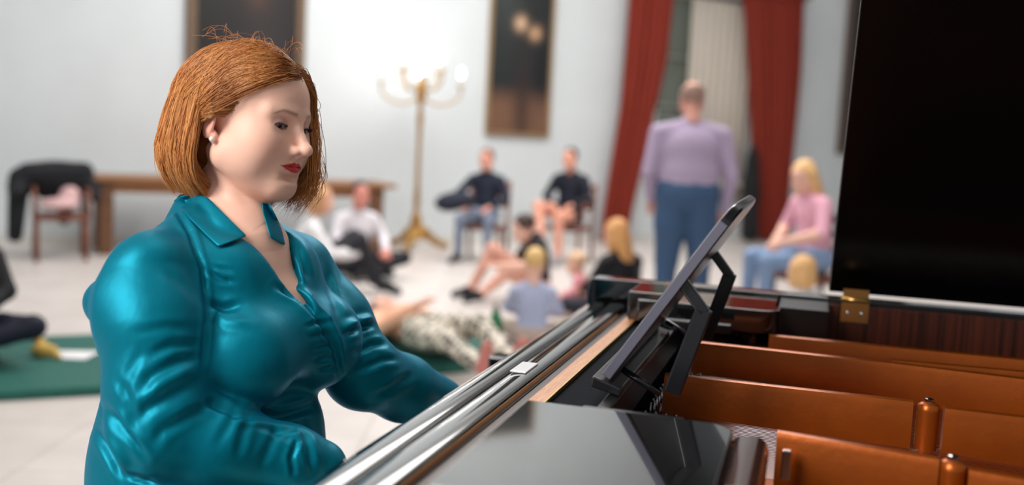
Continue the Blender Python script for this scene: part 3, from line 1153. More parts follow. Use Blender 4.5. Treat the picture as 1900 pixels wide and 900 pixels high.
def head_sdf(S, neck_to=None, full=1.0, mouth=True):
    """adds a head to S in head coordinates: x forward, y the person's left, z up"""
    S.add(ell_((-0.006, 0, 0.042), (0.090, 0.072, 0.082)), .01)
    S.add(ell_((0.033, 0, 0.047), (0.056, 0.058, 0.054)), .03)            # forehead
    S.add(ell_((0.034, 0, -0.018), (0.058, 0.060, 0.068)), .03)           # face block
    for s in (-1, 1):
        S.add(ell_((0.054, s * 0.0365, -0.016), (0.032 * full, 0.0275 * full, 0.033 * full)), .022)   # cheek
        S.add(ell_((0.040, s * 0.046, -0.036), (0.036, 0.020 * full, 0.034)), .022)         # lower cheek
        S.add(seg_((0.010, s * 0.052, -0.046), (0.074, s * 0.014, -0.079), .020 * full, .0165), .025)   # jaw
        S.add(seg_((0.085, s * 0.012, 0.030), (0.070, s * 0.046, 0.030), .008, .008), .014)  # brow
    S.add(ell_((0.080, 0, -0.077), (0.0165, 0.021, 0.0155)), .018)         # chin
    S.add(ell_((0.072, 0, -0.044), (0.0245, 0.031, 0.028)), .022)          # mouth block
    S.add(ell_((0.032, 0, -0.080), (0.042, 0.036 * full, 0.019 * full)), .025)   # under the chin
    for s in (-1, 1):                                                      # sockets and lids
        S.sub(ell_((0.1015, s * 0.029, 0.0135), (0.0165, 0.0175, 0.0105)), .016)
    S.add(seg_((0.0855, 0, 0.022), (0.1120, 0, -0.016), .0062, .0080), .012)     # nose bridge
    S.add(ell_((0.1130, 0, -0.0185), (0.0098, 0.0088, 0.0082)), .007)
    for s in (-1, 1):
        S.add(ell_((0.0985, s * 0.0112, -0.0215), (0.0110, 0.0060, 0.0070)), .006)
        S.sub(ell_((0.1055, s * 0.0068, -0.0285), (0.0062, 0.0032, 0.0042)), .002)
    S.add(seg_((0.106, 0, -0.0265), (0.0925, 0, -0.034), .0035, .004), .006)

    for s in (-1, 1):
        def lid(X, Y, Z, s=s):
            d = np.sqrt((X - EYE_C[0]) ** 2 + (Y - s * EYE_C[1]) ** 2 + (Z - EYE_C[2]) ** 2) - (EYE_R + .0020)
            g, _ = lid_open(X, Y, Z, s)
            return np.maximum(d, -g * EYE_R)
        c = EYE_C * np.array([1, s, 1])
        S.add((lid, c - .016, c + .016), .004)

        def hole(X, Y, Z, s=s):
            d = np.sqrt((X - EYE_C[0]) ** 2 + (Y - s * EYE_C[1]) ** 2 + (Z - EYE_C[2]) ** 2) - .0215
            g, _ = lid_open(X, Y, Z, s)
            return np.maximum(d, g * EYE_R)
        S.sub((hole, c - .022, c + .022), .0012)
        S.sub((lambda X, Y, Z, c=c: np.sqrt((X - c[0] - .0) ** 2 + (Y - c[1]) ** 2 + (Z - c[2]) ** 2) - (EYE_R - .0006),
               c - .0125, c + .0125), .0008)
    # lips
    for s in (-1, 1):
        S.add(seg_((0.0815, s * 0.0255, -0.0455), (0.0945, s * 0.0065, -0.0412), .0022, .0044), .004)
        S.add(seg_((0.0945, s * 0.0065, -0.0412), (0.0950, 0, -0.0424), .0044, .0042), .004)
        S.add(seg_((0.0815, s * 0.0245, -0.0470), (0.0925, s * 0.0070, -0.0512), .0022, .0052), .005)
        S.add(seg_((0.0925, s * 0.0070, -0.0512), (0.0935, 0, -0.0516), .0052, .0056), .005)
        S.sub(seg_((0.0830, s * 0.0275, -0.0454), (0.0990, s * 0.0075, -0.0456), .0009, .0011), .0024)
        S.sub(seg_((0.0990, s * 0.0075, -0.0456), (0.1010, 0, -0.0464), .0011, .0011), .0024)
    S.sub(ell_((0.0945, 0, -0.0625), (0.006, 0.016, 0.004)), .012)
    # ears
    for s in (-1, 1):
        M = rot_head(s * 0.45, 0.15, 0)
        S.add(ell_((-0.010, s * 0.0745, 0.003), (0.0165, 0.0060, 0.029), M), .006)
        S.sub(ell_((-0.006, s * 0.0820, 0.006), (0.0095, 0.0045, 0.018), M), .005)
        S.add(ell_((-0.001, s * 0.0715, -0.0215), (0.0085, 0.0050, 0.0095), M), .005)
    return S


def head_colors(V, skin=SKIN, lips=srgb(208, 62, 62)[:3], brow=srgb(132, 88, 64)[:3], liner=True, blush=1.0):
    x, y, z = V[:, 0], V[:, 1], V[:, 2]
    C = np.tile(np.asarray(skin, float), (len(V), 1))

    def mix(c, w):
        nonlocal C
        C = C * (1 - w[:, None]) + np.asarray(c)[None, :] * w[:, None]
    ay = np.abs(y)
    # natural flush of the cheeks, nose and ears
    w = np.exp(-(((x - .07) / .03) ** 2 + ((ay - .043) / .02) ** 2 + ((z + .02) / .022) ** 2)) * .22 * blush
    mix(srgb(226, 140, 126)[:3], w)
    w = np.exp(-(((x - .108) / .012) ** 2 + (y / .012) ** 2 + ((z + .018) / .012) ** 2)) * .2
    mix(srgb(226, 140, 126)[:3], w)
    mix(srgb(222, 130, 116)[:3], .5 * np.exp(-(((x + .004) / .018) ** 2 + ((ay - .078) / .010) ** 2 + (z / .03) ** 2)))
    # lips
    t = np.clip(ay / .0260, 0, 1)
    upz = -0.0392 - .0070 * t ** 2.0 + .0010 * np.exp(-((ay - .0065) / .004) ** 2) - .0010 * np.exp(-(ay / .003) ** 2)
    loz = -0.0540 + .0078 * t ** 2.0
    w = sm(upz - z, -.0008, .0008) * sm(z - loz, -.0008, .0008) * (ay < .0265) * (x > .07)
    mix(lips, w)
    w = np.exp(-((z + .0456) / .0008) ** 2) * (ay < .0275) * (x > .08) * (x < .0985)
    mix(np.asarray(lips) * .35, np.clip(w, 0, 1) * .8)
    # brows
    bz = .0315 + .0030 * sm(ay, .010, .034) - .0075 * sm(ay, .034, .052)
    th = .0030 - .0014 * sm(ay, .02, .05)
    w = np.exp(-((z - bz) / th) ** 2) * sm(ay, .0095, .014) * (1 - sm(ay, .044, .052)) * (x > .04)
    mix(brow, w * .62)
    # eye make-up
    for s in (-1, 1):
        g, eu = lid_open(x, y, z, s)
        d = np.sqrt((x - EYE_C[0]) ** 2 + (y - s * EYE_C[1]) ** 2 + (z - EYE_C[2]) ** 2)
        near = (d < .0185) & (x > EYE_C[0] - .002)
        if liner:
            w = near * np.exp(-(np.maximum(g, 0) / .10) ** 2) * (eu > -.05)
            mix(srgb(52, 32, 30)[:3], w * .95)
            w = near * np.exp(-(np.maximum(g, 0) / .06) ** 2) * (eu < -.05)
            mix(srgb(150, 88, 84)[:3], w * .7)
        w = near * np.exp(-((eu - .30) / .30) ** 2) * (eu > 0)
        mix(srgb(196, 136, 124)[:3], w * .45)
    return C


def eye_mesh(s, gaze, iris=srgb(52, 34, 26)[:3]):
    U = np.linspace(0, math.pi, 25)
    W = np.linspace(0, 2 * math.pi, 33)[:-1]
    g = np.asarray(gaze, float)
    g /= np.linalg.norm(g)
    a = np.cross(g, [0, 0, 1.0])
    a /= np.linalg.norm(a)
    b = np.cross(a, g)
    V, Cc = [], []
    for u in U:
        for w in W:
            d = math.cos(u) * g + math.sin(u) * (math.cos(w) * a + math.sin(w) * b)
            V.append(EYE_C * np.array([1, s, 1]) + EYE_R * d * (1.03 if u < .45 else 1.0))
            Cc.append((.004, .003, .003) if u < .22 else (iris if u < .50 else srgb(226, 216, 210)[:3]))
    F = []
    n = len(W)
    for i in range(len(U) - 1):
        for k in range(n):
            F.append((i * n + k, (i + 1) * n + k, (i + 1) * n + (k + 1) % n, i * n + (k + 1) % n))
    return np.array(V), np.array(F), np.array(Cc)


# ------------------------------------------------------------------ the pianist
WH_T = np.array([-0.416, 1.537, 1.303])            # between her ears
WH_R = rot_head(math.radians(-22), math.radians(6), math.radians(-5))
WB_O = np.array([-0.418, 1.508, 1.109])            # between her shoulder joints
_lb = np.array([0.4627, 0.8865, 0.0])
_fb = np.array([0.8865, -0.4627, 0.0])


def BD(f, l, z):
    """point in the pianist's torso frame: forward, to her left, up"""
    return WB_O + _fb * f + _lb * l + np.array([0, 0, z])


def H2W(V):
    return np.asarray(V) @ WH_R.T + WH_T


def W2H(V):
    return (np.asarray(V) - WH_T) @ WH_R


def W2B(V):
    d = np.asarray(V) - WB_O
    return np.stack([d @ _fb, d @ _lb, d[..., 2]], -1)


M_SKIN = attr_mat('skin', rough=0.5, spec=0.35, sss=0.25, bump=0.05, bscale=500)
M_EYE = attr_mat('eye', rough=0.08, spec=0.6)

pianist = empty('person', (WB_O[0], WB_O[1], 0))
tag(pianist, 'red-haired woman in a teal satin shirt playing the grand piano', 'person')


def wchild(o, parent=pianist):
    """parent an object whose mesh is in world coordinates"""
    o.parent = parent
    o.matrix_parent_inverse = Matrix.Translation(-Vector(parent.location))
    return o


NK = W2H([BD(-.035, 0, .045), BD(-.01, 0, .0), BD(.0, 0, -.06), BD(.045, -.02, -.01), BD(.09, 0, -.09), BD(.030, -.12, .0), BD(.030, .12, .0),
          BD(.040, -.012, .025), BD(.040, .012, .025), BD(.075, -.045, -.10), BD(.075, .045, -.10), BD(-.01, -.125, -.03), BD(-.01, .125, -.03)])
S = Sdf()
head_sdf(S, full=1.06)
S.chain([(-.022, 0, -.03), NK[0] * .5 + np.array([-.012, 0, -.045]), NK[0]], [.044, .040, .048], .018)
S.chain([(.004, 0, -.06), NK[7] * .5 + NK[8] * .5 + np.array([-.035, 0, -.0])], [.026, .026], .015)
S.add(seg_(NK[0], NK[1], .050, .075), .03)
S.add(seg_(NK[11], NK[12], .038), .04)
S.add(seg_(NK[1], NK[2], .085, .10), .03)
S.add(seg_((-.020, -.046, -.04), NK[7], .008, .006), .012)       # neck cords
S.add(seg_((-.020, .046, -.04), NK[8], .008, .006), .012)
S.add(seg_(NK[7], NK[5], .009, .009), .014)                      # collar bones
S.add(seg_(NK[8], NK[6], .009, .009), .014)
S.add(ell_(NK[9], (.058, .058, .058)), .04)
S.add(ell_(NK[10], (.058, .058, .058)), .04)
hv, hf = S.mesh(.0015, lo=(-.12, -.17, -.30), hi=(.16, .17, .14), smooth=1)
hc = head_colors(hv)
body_parts = [(H2W(hv), hf, hc)]

# ---- eyes, lashes, earrings
for s in (-1, 1):
    ev, ef, ec = eye_mesh(s, (1, -0.28, -0.34))
    eye = wchild(mesh_obj('eye', H2W(ev), ef, M_EYE, None, True, ec))
M_LASH = mat('lash', srgb(30, 20, 18), .6, noise=.1)
for s in (-1, 1):
    paths = []
    for i in range(26):
        az = -0.66 + 1.5 * i / 25
        w = .80
        q = max(0.0, 1 - ((az - .0) / w) ** 2)
        el = -0.12 + 0.10 * az + 0.25 * q ** .55 + .05 * q
        a2 = az + .10
        d = np.array([math.cos(el) * math.cos(a2), s * math.cos(el) * math.sin(a2), math.sin(el)])
        p0 = EYE_C * np.array([1, s, 1]) + d * (EYE_R + .0018)
        L = .0055 + .002 * az
        out = d * np.array([1, 1, 0])
        out /= np.linalg.norm(out)
        paths.append([p0 + out * L * t + np.array([0, 0, -.0022 * math.sin(t * 2.4) + .0022 * t * t]) for t in (0, .33, .66, 1)])
    lv, lf, _ = tubes(H2W(np.array(paths).reshape(-1, 3)).reshape(-1, 4, 3), [[.00045, .0004, .0003, .0001]], 4)
    wchild(mesh_obj('eyelashes', lv, lf, M_LASH))['kind'] = 'stuff'
M_PEARL = mat('pearl', srgb(240, 228, 214), .18, spec=.7, coat=.5)
for s in (-1, 1):
    mb = MB()
    c = H2W(np.array([[.004, s * .0795, -.0255]]))[0]
    mb.lathe([(.0045 * math.sin(math.pi * k / 10) + 1e-5, -.0045 * math.cos(math.pi * k / 10)) for k in range(11)], 14, c)
    e = wchild(mb.build('pearl_earring', M_PEARL, smooth=True))
    e['label'] = 'small round pearl stud earring'

# ---- hair: a bob of a few thousand strands over a dark under-layer
HC = np.array([-0.018, 0, 0.030])
HR = np.array([0.108, 0.092, 0.098])


def env(d):
    d = d / (np.linalg.norm(d, axis=-1, keepdims=True) + 1e-9)
    return 1.0 / np.sqrt((d[..., 0] / HR[0]) ** 2 + (d[..., 1] / HR[1]) ** 2 + (d[..., 2] / HR[2]) ** 2)


from mathutils.bvhtree import BVHTree
BVH_HEAD = BVHTree.FromPolygons(hv.tolist(), hf.tolist())


def snap(P):
    out = P.copy()
    for i, p in enumerate(P):
        d = p - HC
        d /= np.linalg.norm(d)
        hit = BVH_HEAD.ray_cast(Vector(HC + d * .3), Vector(-d))[0]
        if hit is not None:
            out[i] = np.array(hit) - d * .002
    return out


def strands(root, phi, ztip, shell, curl, K=19, wave=.004, seed=0, e0=-.05, push=0.0):
    """root (N,3) on the scalp, phi landing azimuth, ztip end height; returns (N,K,3) in head coordinates"""
    g = np.random.default_rng(seed)
    N = len(root)
    root = snap(root)
    d0 = root - HC
    r0 = np.linalg.norm(d0, axis=1, keepdims=True)
    d0 = d0 / r0
    e0 = e0 + g.uniform(-.38, .30, N)
    d1 = np.stack([np.cos(phi) * np.cos(e0), np.sin(phi) * np.cos(e0), np.sin(e0)], 1)
    om = np.arccos(np.clip((d0 * d1).sum(1, keepdims=True), -1, 1))
    out = np.zeros((N, K, 3))
    ka = int(K * .5)
    for k in range(ka):
        t = k / (ka - 1)
        d = (np.sin((1 - t) * om) * d0 + np.sin(t * om) * d1) / (np.sin(om) + 1e-6)
        d /= np.linalg.norm(d, axis=1, keepdims=True)
        Rr = env(d)[:, None] * shell[:, None]
        u = min(1, t * 4.0)
        u = u * u * (3 - 2 * u)
        out[:, k] = HC + d * (r0 * (1 - u) + np.maximum(Rr, r0 * (1 - u) + .004) * u)
        out[:, k, 0] += push * sm(np.array([t]), .2, 1.0)[0] * .6
    lift = g.uniform(.003, .012, N) * (.6 + .4 * shell)
    for k in range(1, ka):                     # keep every strand above the skin
        t = k / (ka - 1)
        P = out[:, k]
        m = np.nonzero(P[:, 0] > -.02)[0]
        for i in m:
            d = P[i] - HC
            r = np.linalg.norm(d)
            d = d / r
            hit = BVH_HEAD.ray_cast(Vector(HC + d * .3), Vector(-d))[0]
            if hit is not None:
                rs = np.linalg.norm(np.array(hit) - HC) + lift[i] * min(1, t * 4)
                if rs > r:
                    out[i, k] = HC + d * rs
    P0 = out[:, ka - 1]
    er = np.stack([np.cos(phi), np.sin(phi), 0 * phi], 1)
    rho = ((P0 - HC) * er).sum(1) - push * .6 * er[:, 0]
    for k in range(ka, K):
        t = (k - ka + 1) / (K - ka)
        z = P0[:, 2] + (ztip - P0[:, 2]) * t
        rr = rho * (1 + .10 * np.sin(t * 2.2)) - curl * np.maximum(0, t - .55) ** 2 * 4.0
        out[:, k] = HC * np.array([1, 1, 0]) + er * rr[:, None]
        out[:, k, 0] += push * (.6 + .4 * t)
        out[:, k, 2] = z + .012 * np.maximum(0, t - .8) * 2 * (curl > .02)
    ph = g.uniform(0, 6.28, (N, 1))
    tt = np.linspace(0, 1, K)[None, :]
    out += (wave * np.sin(tt * g.uniform(4, 9, (N, 1)) + ph) * np.clip(tt * 2, 0, 1))[..., None] * g.normal(0, .6, (N, 1, 3))
    return out


HAIRC = np.array([srgb(138, 72, 36)[:3], srgb(188, 110, 54)[:3], srgb(216, 146, 80)[:3], srgb(244, 194, 128)[:3], srgb(158, 88, 44)[:3]])


def hair_color(N, K, g, base=HAIRC, cl=None):
    w = g.dirichlet(np.ones(len(base)) * .5, N) @ base
    if cl is not None:
        w = .45 * w + .55 * (g.dirichlet(np.ones(len(base)) * .5, cl.max() + 1) @ base)[cl]
    c = np.repeat(w[:, None, :], K, 1)
    t = np.linspace(0, 1, K)[None, :, None]
    return c * (.80 + .30 * np.clip(t * 2.2, 0, 1))


def near_hair(N, seed):
    """her right side and back: roots along the parting and the hairline, swept back over the ear"""
    g = np.random.default_rng(seed)
    nc = 260
    cl_u = g.uniform(0, 1, nc)
    cl_p = g.uniform(0, 1, nc)
    c = g.integers(0, nc, N)
    u = np.clip(cl_u[c] + g.normal(0, .018, N), 0, 1)
    v = np.clip(cl_p[c] + g.normal(0, .02, N), 0, 1)
    # hairline curve from the parting at the forehead down to the temple and ear
    line = np.array([(.074, .022, .088), (.080, .0, .090), (.078, -.02, .087), (.066, -.040, .081), (.047, -.056, .067), (.034, -.066, .048), (.026, -.07, .028), (.012, -.074, .014)])
    part = np.array([(.074, .022, .088), (.060, .022, .105), (.040, .024, .122), (.010, .022, .130), (-.025, .018, .131), (-.055, .010, .122)])

    def along(L, t):
        x = t * (len(L) - 1)
        i = np.minimum(x.astype(int), len(L) - 2)
        f = (x - i)[:, None]
        return L[i] * (1 - f) + L[i + 1] * f
    isline = g.uniform(0, 1, nc)[c] < .42
    root = np.where(isline[:, None], along(line, u), along(part, u))
    # scalp roots fill in behind the hairline
    phi = np.where(isline, -np.radians(98 + 22 * (1 - u) + 24 * v), -np.radians(104 + 120 * v ** 1.0 * (.55 + .45 * u)))
    root += g.normal(0, .0025, (N, 3))
    root[:, 1] += np.where(isline, 0, g.normal(.004, .007, N))
    shell = np.where(isline, .97, 1.0) * (1 - .16 * g.uniform(0, 1, nc)[c] ** 1.6) + g.normal(0, .006, N)
    ztip = -.108 - .012 * np.sin((phi + np.pi * .55)) + g.normal(0, .007, nc)[c] + g.normal(0, .004, N)
    curl = .030 + .02 * g.uniform(0, 1, nc)[c]
    push = .024 * np.exp(-((phi + np.radians(100)) / .35) ** 2)
    return strands(root, phi, ztip, shell, curl, wave=.0035, seed=seed + 1, push=push), g, c


def far_hair(N, seed):
    """her left side: falls forward beside the face"""
    g = np.random.default_rng(seed)
    nc = 90
    c = g.integers(0, nc, N)
    u = np.clip(g.uniform(0, 1, nc)[c] + g.normal(0, .02, N), 0, 1)
    v = np.clip(g.uniform(0, 1, nc)[c] + g.normal(0, .03, N), 0, 1)
    part = np.array([(.058, .058, .036), (.068, .046, .062), (.074, .024, .088), (.060, .024, .105), (.040, .026, .122), (.010, .024, .130), (-.025, .020, .131)])
    x = u * 6
    i = np.minimum(x.astype(int), 5)
    f = (x - i)[:, None]
    root = part[i] * (1 - f) + part[i + 1] * f + g.normal(0, .002, (N, 3)) - np.abs(g.normal(0, .006, (N, 1))) * np.array([[0, 1.0, 0]])
    phi = np.radians(40 + 75 * v * (.4 + .6 * u) + 20 * u)
    shell = 1.0 - .14 * g.uniform(0, 1, nc)[c] + g.normal(0, .008, N)
    ztip = -.100 + g.normal(0, .012, nc)[c] + g.normal(0, .005, N)
    curl = .012 + .03 * g.uniform(0, 1, nc)[c]
    return strands(root, phi, ztip, shell, curl, wave=.010, seed=seed + 1, push=.085 * np.clip(1.35 - phi, .1, 1)), g, c


hp, g1, c1 = near_hair(11000, 21)
fp, g2, c2 = far_hair(2000, 31)
allp = np.concatenate([hp, fp])
K = allp.shape[1]
cols = np.concatenate([hair_color(len(hp), K, g1, cl=c1), hair_color(len(fp), K, g2, cl=c2)])
rad = .00048 * np.concatenate([np.full(K - 5, 1.0), np.linspace(1, .25, 5)])[None, :]
# a few stray hairs on the crown
N = 46
g3 = np.random.default_rng(5)
ro = np.stack([g3.uniform(-.05, .06, N), g3.uniform(-.05, .03, N), np.full(N, .118)], 1)
fly = np.zeros((N, K, 3))
dirn = np.stack([g3.normal(-.4, .8, N), g3.normal(-.1, .5, N), np.zeros(N)], 1)
fh = g3.uniform(.005, .030, N)
for k in range(K):
    t = k / (K - 1)
    fly[:, k] = ro + dirn * .045 * t + np.array([0, 0, 1.0]) * (fh * np.sin(t * 2.6))[:, None]
hv1, hf1, hc1 = tubes(H2W(allp.reshape(-1, 3)).reshape(allp.shape), rad, 3, cols)
hv2, hf2, hc2 = tubes(H2W(fly.reshape(-1, 3)).reshape(fly.shape), .00028, 3, hair_color(N, K, g3))
# under-layer that follows the scalp and closes the gaps between strands
S = Sdf()
S.add(ell_((-.010, .002, .040), (.089, .075, .085)), .01)
S.add(ell_((-.060, 0, -.035), (.052, .074, .060)), .03)
S.add(ell_((.028, .060, .030), (.036, .022, .050)), .02)
S.sub(ell_((.070, -.030, .010), (.062, .075, .078), rot_head(-.25, -.30, 0)), .012)
S.sub(ell_((.030, -.06, -.04), (.044, .06, .060)), .012)
S.sub(ell_((-.020, 0, -.145), (.09, .07, .06)), .02)
uv_, uf_ = S.mesh(.004, smooth=2)
jv, jf, jc = join([(hv1, hf1, hc1), (hv2, hf2, hc2)])
M_HAIR = attr_mat('hair', rough=.45, spec=.25)
hair = wchild(mesh_obj('hair', jv, jf, M_HAIR, None, True, jc))
hair['label'] = 'copper red chin-length bob'
wchild(mesh_obj('hair_underlayer', H2W(uv_), uf_, mat('dark_auburn', srgb(112, 62, 34), .9, spec=.05, noise=.2, nscale=60)))

# ---- teal satin shirt
MBX = np.stack([_fb, _lb, np.array([0, 0, 1.0])], 1)
SH_N, EL_N, WR_N = at(278, 500, 1.37), at(296, 806, 1.33), at(592, 868, 1.42)
SH_F, EL_F, WR_F = at(566, 500, 1.68), at(672, 690, 1.66), at(815, 748, 1.84)


def mid(a, b, t):
    return a + (b - a) * t


def shirt_sdf():
    S = Sdf()
    S.add(ell_(BD(-.012, 0, -.10), (.112, .158, .150), MBX), .02)          # rib cage
    S.add(seg_(BD(-.015, -.138, -.034), BD(-.015, .145, -.030), .050), .04)  # shoulders
    for s in (-1, 1):
        S.add(seg_(BD(-.035, s * .045, .050), BD(-.012, s * .138, -.026), .026, .042), .04)
        S.add(ell_(BD(.080, s * .078, -.130), (.086, .080, .080), MBX), .035)
    S.add(seg_(BD(-.035, -.055, .034), BD(-.010, -.140, .0), .034, .038), .03)
    S.add(ell_(BD(.088, 0, -.105), (.066, .060, .066), MBX), .04)
    S.add(seg_(BD(.045, -.06, -.02), BD(.045, .06, -.02), .048), .05)
    S.add(ell_(BD(.005, 0, -.285), (.128, .150, .130), MBX), .03)          # waist
    S.add(ell_(BD(-.015, 0, -.43), (.165, .200, .150), MBX), .06)          # hips
    S.add(ell_(BD(-.080, -.05, -.16), (.060, .110, .15), MBX), .05)        # back
    S.add(ell_(BD(-.060, -.060, -.33), (.115, .135, .17), MBX), .05)
    # near sleeve
    S.chain([SH_N, mid(SH_N, EL_N, .35), mid(SH_N, EL_N, .75), EL_N], [.050, .066, .063, .057], .03)
    S.chain([EL_N, mid(EL_N, WR_N, .35), mid(EL_N, WR_N, .8), WR_N], [.060, .060, .048, .040], .02)
    S.add(seg_(at(232, 560, 1.37), at(194, 560, 1.38), .056, .028), .04)    # loose peak of cloth at the back of the arm
    # far sleeve
    S.chain([SH_F, mid(SH_F, EL_F, .5), EL_F], [.046, .058, .060], .03)
    S.chain([EL_F, mid(EL_F, WR_F, .5), WR_F], [.060, .056, .048], .02)

    # open neck: V at the front, round at the back
    def vneck(X, Y, Z):
        f = (X - WB_O[0]) * _fb[0] + (Y - WB_O[1]) * _fb[1]
        l = (X - WB_O[0]) * _lb[0] + (Y - WB_O[1]) * _lb[1]
        z = Z - WB_O[2]
        w = np.clip((z + .076) * .46, -.05, .050)
        return np.maximum((np.abs(l - .004 - .02 * np.clip(-z, 0, .1)) - w) * .85, -(f + .05)) + 0 * X
    S.sub((vneck, BD(.06, 0, .03) - .22, BD(.06, 0, .03) + .22), .006)
    S.sub(ell_(BD(-.030, 0, .075), (.062, .056, .060), MBX), .008)
    return S


sv, sf = shirt_sdf().mesh(.0034, smooth=2)
sn = vnormals(sv, sf)
sx, sy, sd = proj(sv)
facing = -(sn @ np.array([0, 1.0, 0]))


def stroke(pts, amp, w, fade=.25, side=0, dmin=0, dmax=9):
    """a crease (amp < 0) or ridge (amp > 0) of the cloth along a line"""
    global sv
    best = np.full(len(sv), 1e9)
    tt = np.zeros(len(sv))
    n = len(pts) - 1
    for i in range(n):
        a = np.array(pts[i], float)
        b = np.array(pts[i + 1], float)
        ab = b - a
        t = np.clip(((sx - a[0]) * ab[0] + (sy - a[1]) * ab[1]) / (ab @ ab), 0, 1)
        d = np.hypot(sx - a[0] - t * ab[0], sy - a[1] - t * ab[1])
        m = d < best
        best[m] = d[m]
        tt[m] = (i + t[m]) / n
    env_ = np.clip(np.minimum(tt, 1 - tt) / fade, 0, 1) if fade > 0 else 1.0
    prof = np.exp(-(best / w) ** 2) - .45 * np.exp(-((best - 1.9 * w) / (w * .9)) ** 2)
    k = amp * .001 * prof * (.15 + .85 * env_) * np.clip(facing * 3, 0, 1) * ((sd > dmin) & (sd < dmax))
    sv = sv + sn * k[:, None]


NEARD = 1.47
# shoulder seam and armhole of the near sleeve
stroke([(322, 380), (352, 430), (376, 500), (384, 580), (376, 680)], -5, 5, .1)
stroke([(205, 450), (225, 430), (250, 420)], -3, 4)
# pulls under the collar and at the armpit
stroke([(384, 500), (410, 520), (436, 524)], -4, 5)
stroke([(386, 560), (412, 572), (448, 566)], -6, 7)
stroke([(384, 575), (420, 596), (470, 600)], 3, 9)
stroke([(396, 494), (420, 500), (430, 506)], -3, 4)
# elbow folds of the near sleeve
for a, w, p in ((-7, 7, [(372, 660), (330, 672), (280, 700), (262, 730)]), (-8, 8, [(380, 700), (330, 726), (270, 760), (250, 790)]),
                (-6, 6, [(372, 640), (320, 640), (270, 660)]), (6, 10, [(360, 684), (310, 704), (255, 744)]),
                (-6, 7, [(400, 745), (350, 770), (300, 800), (280, 830)]), (5, 10, [(420, 735), (360, 752), (300, 782)]),
                (-4, 6, [(360, 610), (310, 606), (250, 618)]), (-5, 6, [(215, 700), (240, 740), (250, 800)]),
                (-4, 6, [(445, 740), (430, 780), (400, 830)]), (-5, 6, [(470, 762), (452, 800), (440, 850)]),
                (-5, 6, [(500, 790), (520, 808), (548, 816)]), (-4, 6, [(520, 780), (500, 830), (480, 870)]),
                (-3, 6, [(300, 500), (340, 530), (370, 560)]), (-3, 6, [(270, 640), (240, 690), (226, 750)])):
    stroke(p, a * .5, w * 1.3, dmax=NEARD)
# cuff seam
stroke([(552, 816), (540, 850), (545, 880)], -4, 5, .05, dmax=NEARD)
# placket and the gathers beside it
stroke([(512, 530), (556, 552), (590, 585), (620, 640), (632, 700)], -6, 6, .1)
stroke([(530, 524), (575, 552), (608, 590), (636, 650)], 4, 8, .1)
for y in (600, 622, 644, 664, 684):
    stroke([(566 + (y - 600) * .25, y + 6), (592 + (y - 600) * .25, y - 2), (612 + (y - 600) * .2, y)], -3.5, 4)
# seam under the bust and folds below it
stroke([(378, 742), (440, 768), (520, 772), (590, 752)], -7, 8, .08)
stroke([(560, 780), (572, 830), (580, 880)], -4, 7)
stroke([(470, 790), (520, 800), (560, 792)], -3, 6)
# far sleeve
for a, w, p in ((-7, 6, [(640, 620), (668, 608), (694, 600)]), (6, 8, [(640, 606), (668, 596), (696, 590)]),
                (-5, 6, [(650, 660), (690, 640), (724, 636)]), (-4, 6, [(660, 690), (710, 668), (750, 664)]),
                (-4, 7, [(606, 480), (612, 540), (640, 600)]), (-4, 6, [(530, 470), (545, 500), (552, 530)]), (-4, 6, [(548, 440), (565, 490), (572, 520)]),
                (-4, 7, [(690, 740), (730, 720), (770, 690)])):
    stroke(p, a, w, dmin=1.45)
# back and hip
for a, w, p in ((-6, 7, [(196, 755), (230, 800), (270, 850)]), (-5, 7, [(180, 800), (210, 850), (230, 890)]), (5, 9, [(190, 775), (215, 830), (240, 880)]),
                (-5, 6, [(232, 880), (262, 888), (290, 896)])):
    stroke(p, a, w)
sv = relax(sv, sf, .25)

m, nt, bs = new_mat('teal_satin')
bs.inputs['Base Color'].default_value = srgb(0, 112, 132)
bs.inputs['Roughness'].default_value = .46
bs.inputs['Specular IOR Level'].default_value = .65
bs.inputs['Specular Tint'].default_value = (0.15, 0.75, 1.0, 1)
bs.inputs['Metallic'].default_value = .4
bs.inputs['Sheen Weight'].default_value = .25
bs.inputs['Sheen Tint'].default_value = srgb(0, 120, 200)
bs.inputs['Sheen Roughness'].default_value = .4
tc = nt.nodes.new('ShaderNodeTexCoord')
nz = nt.nodes.new('ShaderNodeTexNoise')
nz.inputs['Scale'].default_value = 26
nz.inputs['Detail'].default_value = 3
mp = nt.nodes.new('ShaderNodeMapping')
mp.inputs['Scale'].default_value = (1, 1, .35)
bp = nt.nodes.new('ShaderNodeBump')
bp.inputs['Strength'].default_value = .25
bp.inputs['Distance'].default_value = .006
nt.links.new(tc.outputs['Object'], mp.inputs[0])
nt.links.new(mp.outputs[0], nz.inputs['Vector'])
nt.links.new(nz.outputs['Fac'], bp.inputs['Height'])
nt.links.new(bp.outputs[0], bs.inputs['Normal'])
M_TEAL = m
shirt = wchild(mesh_obj('shirt', sv, sf, M_TEAL))
shirt['label'] = 'teal satin long-sleeved shirt'

# ---- collar leaves and placket edge laid on the shirt
BVH_SHIRT = BVHTree.FromPolygons(np.concatenate([sv, body_parts[0][0]]).tolist(),
                                 np.concatenate([sf, body_parts[0][1] + len(sv)]).tolist())


def lay(px, py, off):
    d = _F + _R * (px - 950) / FPX + _U * (450 - py) / FPX
    d = d / np.linalg.norm(d)
    hit = BVH_SHIRT.ray_cast(Vector(CAM), Vector(d))
    p = np.array(hit[0]) if hit[0] is not None else at(px, py, 1.5)
    return p - d * off


